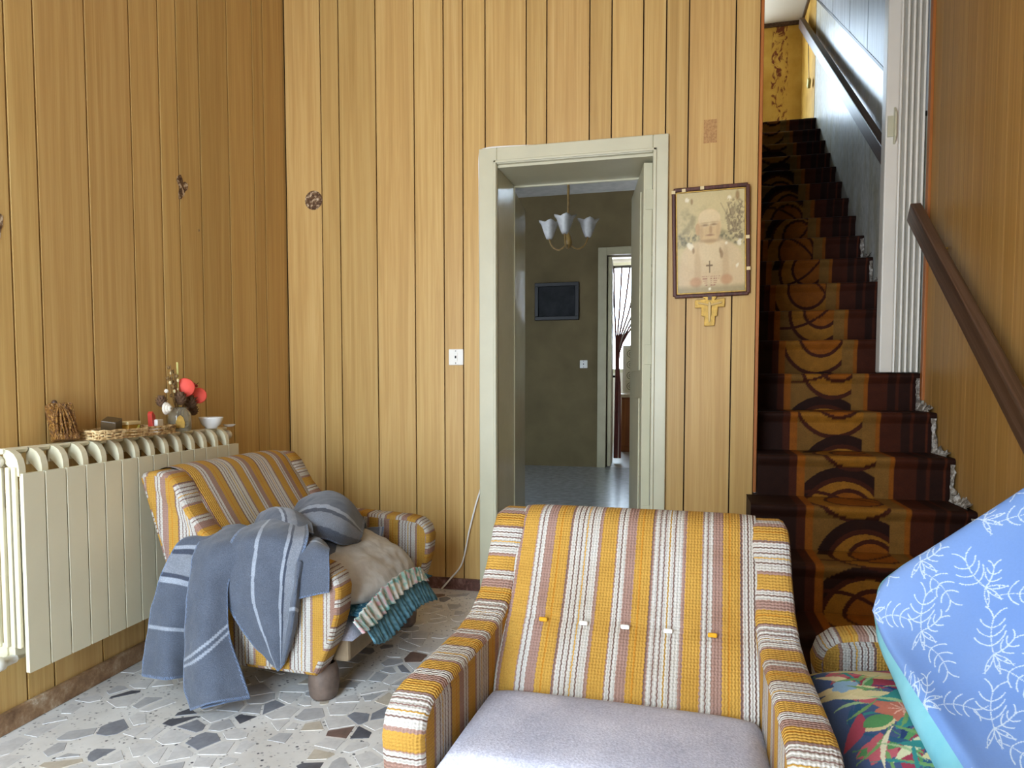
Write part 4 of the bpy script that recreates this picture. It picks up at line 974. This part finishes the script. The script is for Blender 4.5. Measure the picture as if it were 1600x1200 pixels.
# blue printed mattress pad
RB = Ras(1200, np.array(lin((110, 146, 206)))); _n = fbm(RB.x * 4, RB.y * 4, 6, 3)[..., None]; RB.a[:] = np.array(lin((98, 138, 206))) * (1 - _n) + np.array(lin((134, 164, 214))) * _n; WH = np.array(lin((200, 216, 232)))
def arc(x, y, a0, L, bend, r=.0020):
    P = []
    n = 26; px_, py_ = x, y
    for i in range(n):
        f = i / n; P.append((px_, py_)); a = a0 + bend * f; px_ += L / n * math.cos(a); py_ += L / n * math.sin(a)
    RB.stroke(P, r, WH); return px_, py_, a0 + bend
def frond(x, y, a, L, bend, n, fl):
    """curved stem with pairs of long swept arcs"""
    px_, py_, aa = x, y, a; m = 24
    for i in range(m):
        if i and i % (m // n) == 0:
            f = i / m
            for sg in (-1, 1): arc(px_, py_, aa + sg * 1.35, fl * (1.05 - .4 * f), -sg * 1.0, .0011)
        RB.stroke([(px_, py_)], .0012, WH); aa += bend / m; px_ += L / m * math.cos(aa); py_ += L / m * math.sin(aa)
    arc(px_, py_, aa + .25, fl * .8, .9, .0011); arc(px_, py_, aa - .25, fl * .8, -.9, .0011); return px_, py_, aa
def fern(x, y, a, s):
    frond(x, y, a, .075 * s, .5, 4, .042 * s)
    for sg in (-1, 0, 1):                                  # fan of petals
        ph = a + PI + sg * .68; L = .046 * s
        arc(x, y, ph + .36, L, -.85, .0010); arc(x, y, ph - .36, L, .85, .0010)
        RB.stroke([(x + .026 * s * math.cos(ph), y + .026 * s * math.sin(ph))], .0018, WH)
    ex, ey = x + .03 * s * math.cos(a + PI), y + .03 * s * math.sin(a + PI)
    frond(ex, ey, a + PI - .9, .085 * s, .7, 4, .036 * s)
    frond(x, y, a + 1.5, .045 * s, -.6, 3, .026 * s)
for i in range(-1, 10):
    for j in range(-1, 11):
        fern((i + .5 * (j % 2)) * .134 + .012 * rp.random(), j * .112 + .02, -1.9 + (.7 if (i + j) % 2 else 0) + rp.uniform(-.15, .15), .86)
rows_px = [
 [(1357, 950, 1.50), (1372, 912, 1.52), (1402, 882, 1.53), (1470, 838, 1.52), (1600, 752, 1.45), (1760, 640, 1.36)],
 [(1384, 1005, 1.41), (1410, 980, 1.43), (1452, 952, 1.43), (1530, 908, 1.41), (1640, 838, 1.34), (1790, 740, 1.26)],
 [(1424, 1062, 1.29), (1458, 1046, 1.31), (1505, 1026, 1.315), (1582, 988, 1.30), (1690, 930, 1.23), (1830, 840, 1.16)],
 [(1470, 1128, 1.18), (1508, 1118, 1.20), (1556, 1104, 1.205), (1634, 1076, 1.19), (1742, 1028, 1.13), (1880, 950, 1.07)],
 [(1525, 1212, 1.07), (1565, 1204, 1.085), (1615, 1190, 1.09), (1694, 1165, 1.08), (1802, 1120, 1.03), (1930, 1050, .98)],
 [(1547, 1246, 1.04), (1587, 1239, 1.055), (1637, 1225, 1.06), (1718, 1199, 1.05), (1826, 1153, 1.0), (1955, 1080, .955)]]
NU, NV = 480, 480
G = smooth_grid([[at(*p) for p in r] for r in rows_px], NU, NV)
du = np.gradient(G, axis=1); dv = np.gradient(G, axis=0); N = np.cross(du, dv); N /= np.linalg.norm(N, axis=-1, keepdims=True)
if (N[NV // 2, NU // 2] @ (CC - G[NV // 2, NU // 2])) < 0: N = -N
U, V = np.meshgrid(np.linspace(0, 1, NU), np.linspace(0, 1, NV))
la = np.cumsum(np.linalg.norm(du, axis=-1), 1); lb = np.cumsum(np.linalg.norm(dv, axis=-1), 0)
edge = np.minimum(np.minimum(U, 1 - U), np.minimum(V, 1 - V)); G2 = G - N * (.014 * np.exp(-edge / .018))[..., None]
mp_ = tag(empty('mattress_pad', tuple(at(1600, 1180, 1.2))), 'pale blue mattress pad with white fern print propped on the chair by the stairs', 'mattress pad')
off = np.array(mp_.location)
mesh('printed_face', (G2 - off).reshape(-1, 3), grid_faces(NV, NU), vcol('blue_print', .75, .2, 240, .12, .04), mp_, True, cols=RB.sample(la / 1.15, lb / 1.15).reshape(-1, 3))
# turquoise underside and border
k6 = 8; Gc = G[::k6, ::k6]; Nc = N[::k6, ::k6]; a_, b_ = Gc.shape[:2]
TH = .075; bot = Gc - Nc * TH; topr = Gc - Nc * .0145
ring = [(0, j) for j in range(b_)] + [(i, b_ - 1) for i in range(1, a_)] + [(a_ - 1, j) for j in range(b_ - 2, -1, -1)] + [(i, 0) for i in range(a_ - 2, 0, -1)]
cen = Gc.reshape(-1, 3).mean(0)
vs_, fs = [], []
for (i, j) in ring:
    p, n_ = Gc[i, j], Nc[i, j]; od = p - cen; od -= n_ * (od @ n_); od /= np.linalg.norm(od)
    for f in (0.0, .2, .4, .6, .8, 1.0): vs_.append(p - n_ * (.014 + (TH - .014) * f) + od * .014 * math.sin(PI * f))
m_ = len(ring)
for q_ in range(m_):
    for f in range(5): fs.append((q_ * 6 + f, ((q_ + 1) % m_) * 6 + f, ((q_ + 1) % m_) * 6 + f + 1, q_ * 6 + f + 1))
t = NT('turquoise_cloth'); v = t.coord('Object'); n = t.noise(v, 60, 3); t.color(t.ramp(t.noise(v, 8, 3), [(.3, hx(120, 190, 204)), (.7, hx(150, 212, 222))])); t.bump(n, .4, .004); M['turq'] = t.set(.8, .2)
mesh('border', np.array(vs_) - off, fs, M['turq'], mp_, True)
mesh('underside', (bot - off).reshape(-1, 3), grid_faces(a_, b_), M['turq'], mp_, True)

# ------------------------------------------------------------------ things on the radiator
Rm = Matrix.Rotation(-LANG, 3, 'Z')
def lwp(px, py, offx):
    d = ray(px, py); nrm = np.array([math.cos(LANG), math.sin(LANG), 0.0]); p0 = np.array([LX0, 0, 0]) + nrm * offx
    tt = ((p0 - CC) @ nrm) / (d @ nrm); return CC + d * tt
RT_Z = .825
def radtop(px, offx):                                   # world position on the radiator top below pixel column px
    p = lwp(px, 660, offx); return (float(p[0]), float(p[1]), RT_Z)
t = NT('carved_wood'); v = t.coord('Object'); vo = t.new('TexVoronoi'); vo.inputs['Scale'].default_value = 90; t.link(v, vo.inputs['Vector'])
n = t.noise(v, 60, 5, .7, 2.0)
t.color(t.ramp(n, [(.35, hx(70, 40, 16)), (.5, hx(128, 84, 34)), (.65, hx(176, 132, 64))])); t.bump(t.noise(v, 48, 4, .6, 1.0), 1.0, .02); M['carved'] = t.set(.45, .4)
pq = tag(empty('carved_plaque', radtop(98, .048), LANG + math.radians(-18)), 'carved brown wooden block with a dark knob leaning at the end of the radiator', 'ornament')
pq.scale = (.86, .82, .98)
pm = MB().box(0, .034, -.044, .044, 0, .120).build('block', M['carved'], pq, .004); pm.rotation_euler = (0, math.radians(-19), 0)
for i in range(7):
    a = i / 6; rl = MB().tube(catmull([(.035, -.034 + .068 * a, .02), (.037, -.030 + .06 * a + .006 * math.sin(i * 2), .06), (.035, .0 + (a - .5) * .03, .105)], 10), .004, 6).build('carved_scroll', M['carved'], pm)
MB().ball((.008, -.012, .127), .010).build('knob', M['dark_wood'], pq).location = (-.036, 0, -.004)
# wicker tray
t = NT('wicker'); v = t.coord('Object'); n = t.noise(v, 80, 3); t.color(t.ramp(n, [(.35, hx(140, 100, 58)), (.52, hx(204, 172, 120)), (.68, hx(232, 210, 162))])); M['wicker'] = t.set(.6, .3)
p0, p1 = radtop(136, .075), radtop(262, .075); Lt = math.hypot(p1[0] - p0[0], p1[1] - p0[1])
wt = tag(empty('wicker_tray', ((p0[0] + p1[0]) / 2, (p0[1] + p1[1]) / 2, RT_Z), LANG), 'shallow woven wicker tray of odds and ends on the radiator', 'tray')
hw, hl = .050, Lt / 2
def oval(z, dr, ph=0.0, wv=.003, n=72):
    P = []
    for k in range(n + 1):
        a = 2 * PI * k / n; sx_ = abs(math.cos(a)) ** .5 * (1 if math.cos(a) > 0 else -1); sy_ = abs(math.sin(a)) ** .5 * (1 if math.sin(a) > 0 else -1)
        w2 = wv * math.sin(24 * a + ph); P.append(((hw + dr + w2) * sx_, (hl + dr + w2) * sy_, z + .0015 * math.sin(12 * a + ph)))
    return P
MB().box(-hw, hw, -hl, hl, .001, .004).build('base', M['wicker'], wt)
for i, z in enumerate((.005, .010, .015, .020, .025)): MB().tube(oval(z, .0005 * i, i * PI), .0026, 5, False).build('woven_cane', M['wicker'], wt)
MB().tube(oval(.029, .004, 0, .0015), .0036, 6, False).build('rim', M['wicker'], wt)
for k in range(22):
    a = 2 * PI * k / 22; sx_ = abs(math.cos(a)) ** .5 * (1 if math.cos(a) > 0 else -1); sy_ = abs(math.sin(a)) ** .5 * (1 if math.sin(a) > 0 else -1)
    MB().tube([(hw * sx_, hl * sy_, .003), ((hw + .003) * sx_, (hl + .003) * sy_, .028)], .002, 5).build('stake', M['wicker'], wt)
q = radtop(174, .085)
o = MB().box(-.024, .024, -.024, .024, 0, .052).build('dark_box', plain('dark_box', hx(74, 58, 36), .35, .5, .2, 40), None, .003); o.location = (q[0], q[1], RT_Z + .0145); o.rotation_euler = (math.radians(16), math.radians(8), math.radians(20)); tag(o, 'small dark brown tilted box in the wicker tray', 'box')
q = radtop(202, .085)
o = tag(empty('gift_box', (q[0], q[1], RT_Z + .0038), LANG + .15), 'small yellow box with a cream lid in the wicker tray', 'box')
MB().box(-.018, .018, -.036, .036, 0, .038).build('box', plain('mustard_card', hx(186, 140, 50), .5), o, .002)
MB().box(-.0195, .0195, -.038, .038, .038, .049).build('lid', plain('cream_card', hx(218, 200, 150), .5), o, .002)
q = radtop(216, .10)
o = MB().tube(catmull([(0, -.02, .012), (.006, -.008, .03), (.0, .004, .038), (-.004, .016, .02), (0, .02, .010)], 20), .0042, 6).build('ribbon_curl', plain('ribbon', hx(150, 140, 60), .4)); o.location = (q[0], q[1], RT_Z - .002); tag(o, 'olive ribbon curl lying at the edge of the wicker tray', 'ribbon')
q = radtop(244, .075)
o = tag(empty('card_box', (q[0], q[1], RT_Z + .004), LANG + .2), 'little white card box with a red pointed flap behind the wicker tray', 'box')
MB().box(-.016, .016, -.022, .022, 0, .048).build('box', M['white_plastic'], o, .002)
fm = MB(); fm.prism([(-.034, .020), (-.010, .020), (-.012, .062), (-.030, .078), (-.038, .070)], 0, -.012, .004); fm.build('flap', plain('red_card', hx(196, 60, 44), .5), o, .001)
# jar with dried arrangement
q = radtop(281, .080); JB = np.array(q)
fa = tag(empty('dried_arrangement', q, LANG), 'glass jar of dried twigs, cones and red paper discs on the radiator', 'flower arrangement')
gl = NT('clear_glass'); gl.b.inputs['Transmission Weight'].default_value = .85; gl.color(hx(226, 222, 200)); M['glass'] = gl.set(.08, .5)
jr = MB().lathe([(.0001, .003), (.036, .002), (.040, .010), (.040, .066), (.034, .078), (.026, .084), (.027, .092), (.024, .092), (.023, .084), (.037, .064), (.037, .012), (.0001, .008)], (0, 0, 0), 28).build('jar', M['glass'], fa)
em = MB(); em.prism([(-.014, .016), (.014, .016), (.016, .036), (.010, .056), (0, .064), (-.010, .056), (-.016, .036)], 0, .036, .0425); em.build('emblem', M['gold'], jr, .001).rotation_euler = (0, 0, math.radians(-52))
def lw_local(px, py, offx):
    p = lwp(px, py, offx) - JB; p = Rm @ Vector(p); return p
M['red'] = plain('red_paper', hx(236, 92, 78), .55, .3, .05)
for (x, y, r) in ((289, 605.5, .036), (310, 618, .031)):
    c = lw_local(x, y, .085); dk = MB().lathe([(.0001, -.003), (r * .9, -.003), (r, 0), (r * .9, .003), (r * .3, .006), (.0001, .006)], (0, 0, 0), 28, axis=0).build('red_disc', M['red'], fa); dk.location = c; dk.rotation_euler = (0, 0, math.radians(-50))
    MB().tube(catmull([(0, 0, .05), (c.x * .5, c.y * .5, .09), tuple(c)], 8), .0015, 5).build('wire_stem', M['dark_wood'], fa)
M['straw'] = plain('straw', hx(196, 186, 110), .6); M['twig'] = plain('twig', hx(120, 92, 52), .7); M['bud'] = plain('dried_bud', hx(206, 188, 140), .7)
c = lw_local(277, 566, .07); MB().tube([(0, -.006, .04), tuple(c)], .004, 8).build('stick', M['straw'], fa)
for (x, y) in ((266, 570), (271, 577), (263, 588), (274, 584)):
    c = lw_local(x, y, .075); tw_ = MB().tube(catmull([(0, -.004, .05), (c.x * .5 + .004, c.y * .5 - .006, .11), tuple(c)], 10), .0018, 5).build('twig', M['twig'], fa)
    bm_ = MB()
    for k in range(5):
        f = .55 + .1 * k; MB().ball((c.x * f + rp.uniform(-.006, .006), c.y * f + rp.uniform(-.008, .008), .05 + (c.z - .05) * f), .0055, 8, 6, (1, 1, 1.3)).build('bud', M['bud'] if k % 2 else M['twig'], tw_)
M['rose'] = plain('white_rosette', hx(226, 216, 198), .7, .2, .08, 60, .6); M['cone'] = plain('pine_cone', hx(104, 78, 58), .8, .2, .3, 50)
c = lw_local(259, 638, .10)
ros = MB()
for k in range(3):
    r = .024 - .006 * k
    ros.lathe([(.004, -.002 + .006 * k), (r, .002 + .006 * k), (r * .8, .010 + .006 * k), (.003, .008 + .007 * k)], tuple(c), 14, axis=0)
ros.build('rosette', M['rose'], fa)
c = lw_local(260, 611, .08); MB().ball(tuple(c), .008).build('white_berry', M['rose'], fa)
def cone(px_, py_, offx, r):
    c = lw_local(px_, py_, offx); cm = MB()
    cm.ball(tuple(c), r * .7, 10, 8, (1, 1, 1.2))
    for i in range(6):
        ph = -1.1 + i * .42
        for k in range(9):
            a = 2 * PI * (k + .5 * (i % 2)) / 9; d = Vector((math.cos(a) * math.cos(ph), math.sin(a) * math.cos(ph), math.sin(ph)))
            p = c + d * r * .62; tip = c + d * r + Vector((0, 0, r * .25)); sd_ = Vector((-math.sin(a), math.cos(a), 0)) * r * .22
            cm.add([tuple(p - sd_), tuple(p + sd_), tuple(tip + sd_ * .6), tuple(tip - sd_ * .6), tuple(p + d * r * .1 + Vector((0, 0, -r * .12)))], [(0, 1, 2, 3), (0, 3, 4), (1, 4, 2), (3, 2, 4)])
    cm.build('pine_cone', M['cone'], fa)
cone(252, 628, .085, .022); cone(282, 624, .09, .026); cone(297, 630, .08, .028); cone(302, 642, .07, .022)
for (x, y) in ((303, 600), (307, 603), (301, 606)): MB().ball(tuple(lw_local(x, y, .085)), .006).build('red_berry', plain('dark_red', hx(160, 24, 36), .3, .5), fa)
MB().tube(catmull([(0, 0, .06), tuple(lw_local(296, 612, .08)), tuple(lw_local(310, 598, .08))], 8), .0018, 5).build('twig', M['twig'], fa)
# bowl and saucer
q = radtop(330, .075); bo = tag(empty('bowl', q, LANG), 'white porcelain bowl of dried scraps at the end of the radiator', 'bowl')
M['porc'] = plain('porcelain', hx(232, 230, 224), .15, .6, .02)
MB().lathe([(.0001, .002), (.022, .0), (.024, .006), (.036, .016), (.046, .040), (.0475, .046), (.044, .046), (.034, .020), (.0001, .014)], (0, 0, 0), 28).build('bowl', M['porc'], bo)
cm = MB().lathe([(.0001, .044), (.02, .043), (.041, .038)], (0, 0, 0), 20); cm.v = [(x, y, z + .003 * math.sin(x * 500) * math.cos(y * 430)) for x, y, z in cm.v]
cm.build('dried_scraps', plain('dried_scraps', hx(84, 56, 40), .9, .1, .5, 80, .8), bo)
q = radtop(358, .075); so_ = MB().lathe([(.0001, .0), (.016, .0), (.026, .008), (.027, .010), (.024, .010), (.0001, .004)], (0, 0, 0), 24).build('saucer', M['porc']); so_.location = q
tag(so_, 'tiny white saucer beside the porcelain bowl on the radiator', 'saucer')

# pull cord at the top of the stairs
a, b = on(1263, 62, 0, 1.012), on(1264, 122, 0, 1.012)
pcd = tag(empty('pull_cord', tuple(b)), 'thin hanging pull cord with a little square wooden block on the upper stair wall', 'pull cord')
MB().tube([tuple(a - b), (0, 0, 0)], .003, 6).build('cord', M['dark_wood'], pcd)
o = MB().box(-.012, .012, -.035, .035, -.035, .035).build('block', M['straw'], pcd, .003); o.location = (0, 0, -.045); o.rotation_euler = (math.radians(40), 0, 0)
MB().box(-.014, .036, -.012, .012, -.012, .012).build('ceiling_hook', M['dark_wood'], pcd).location = tuple(a - b)
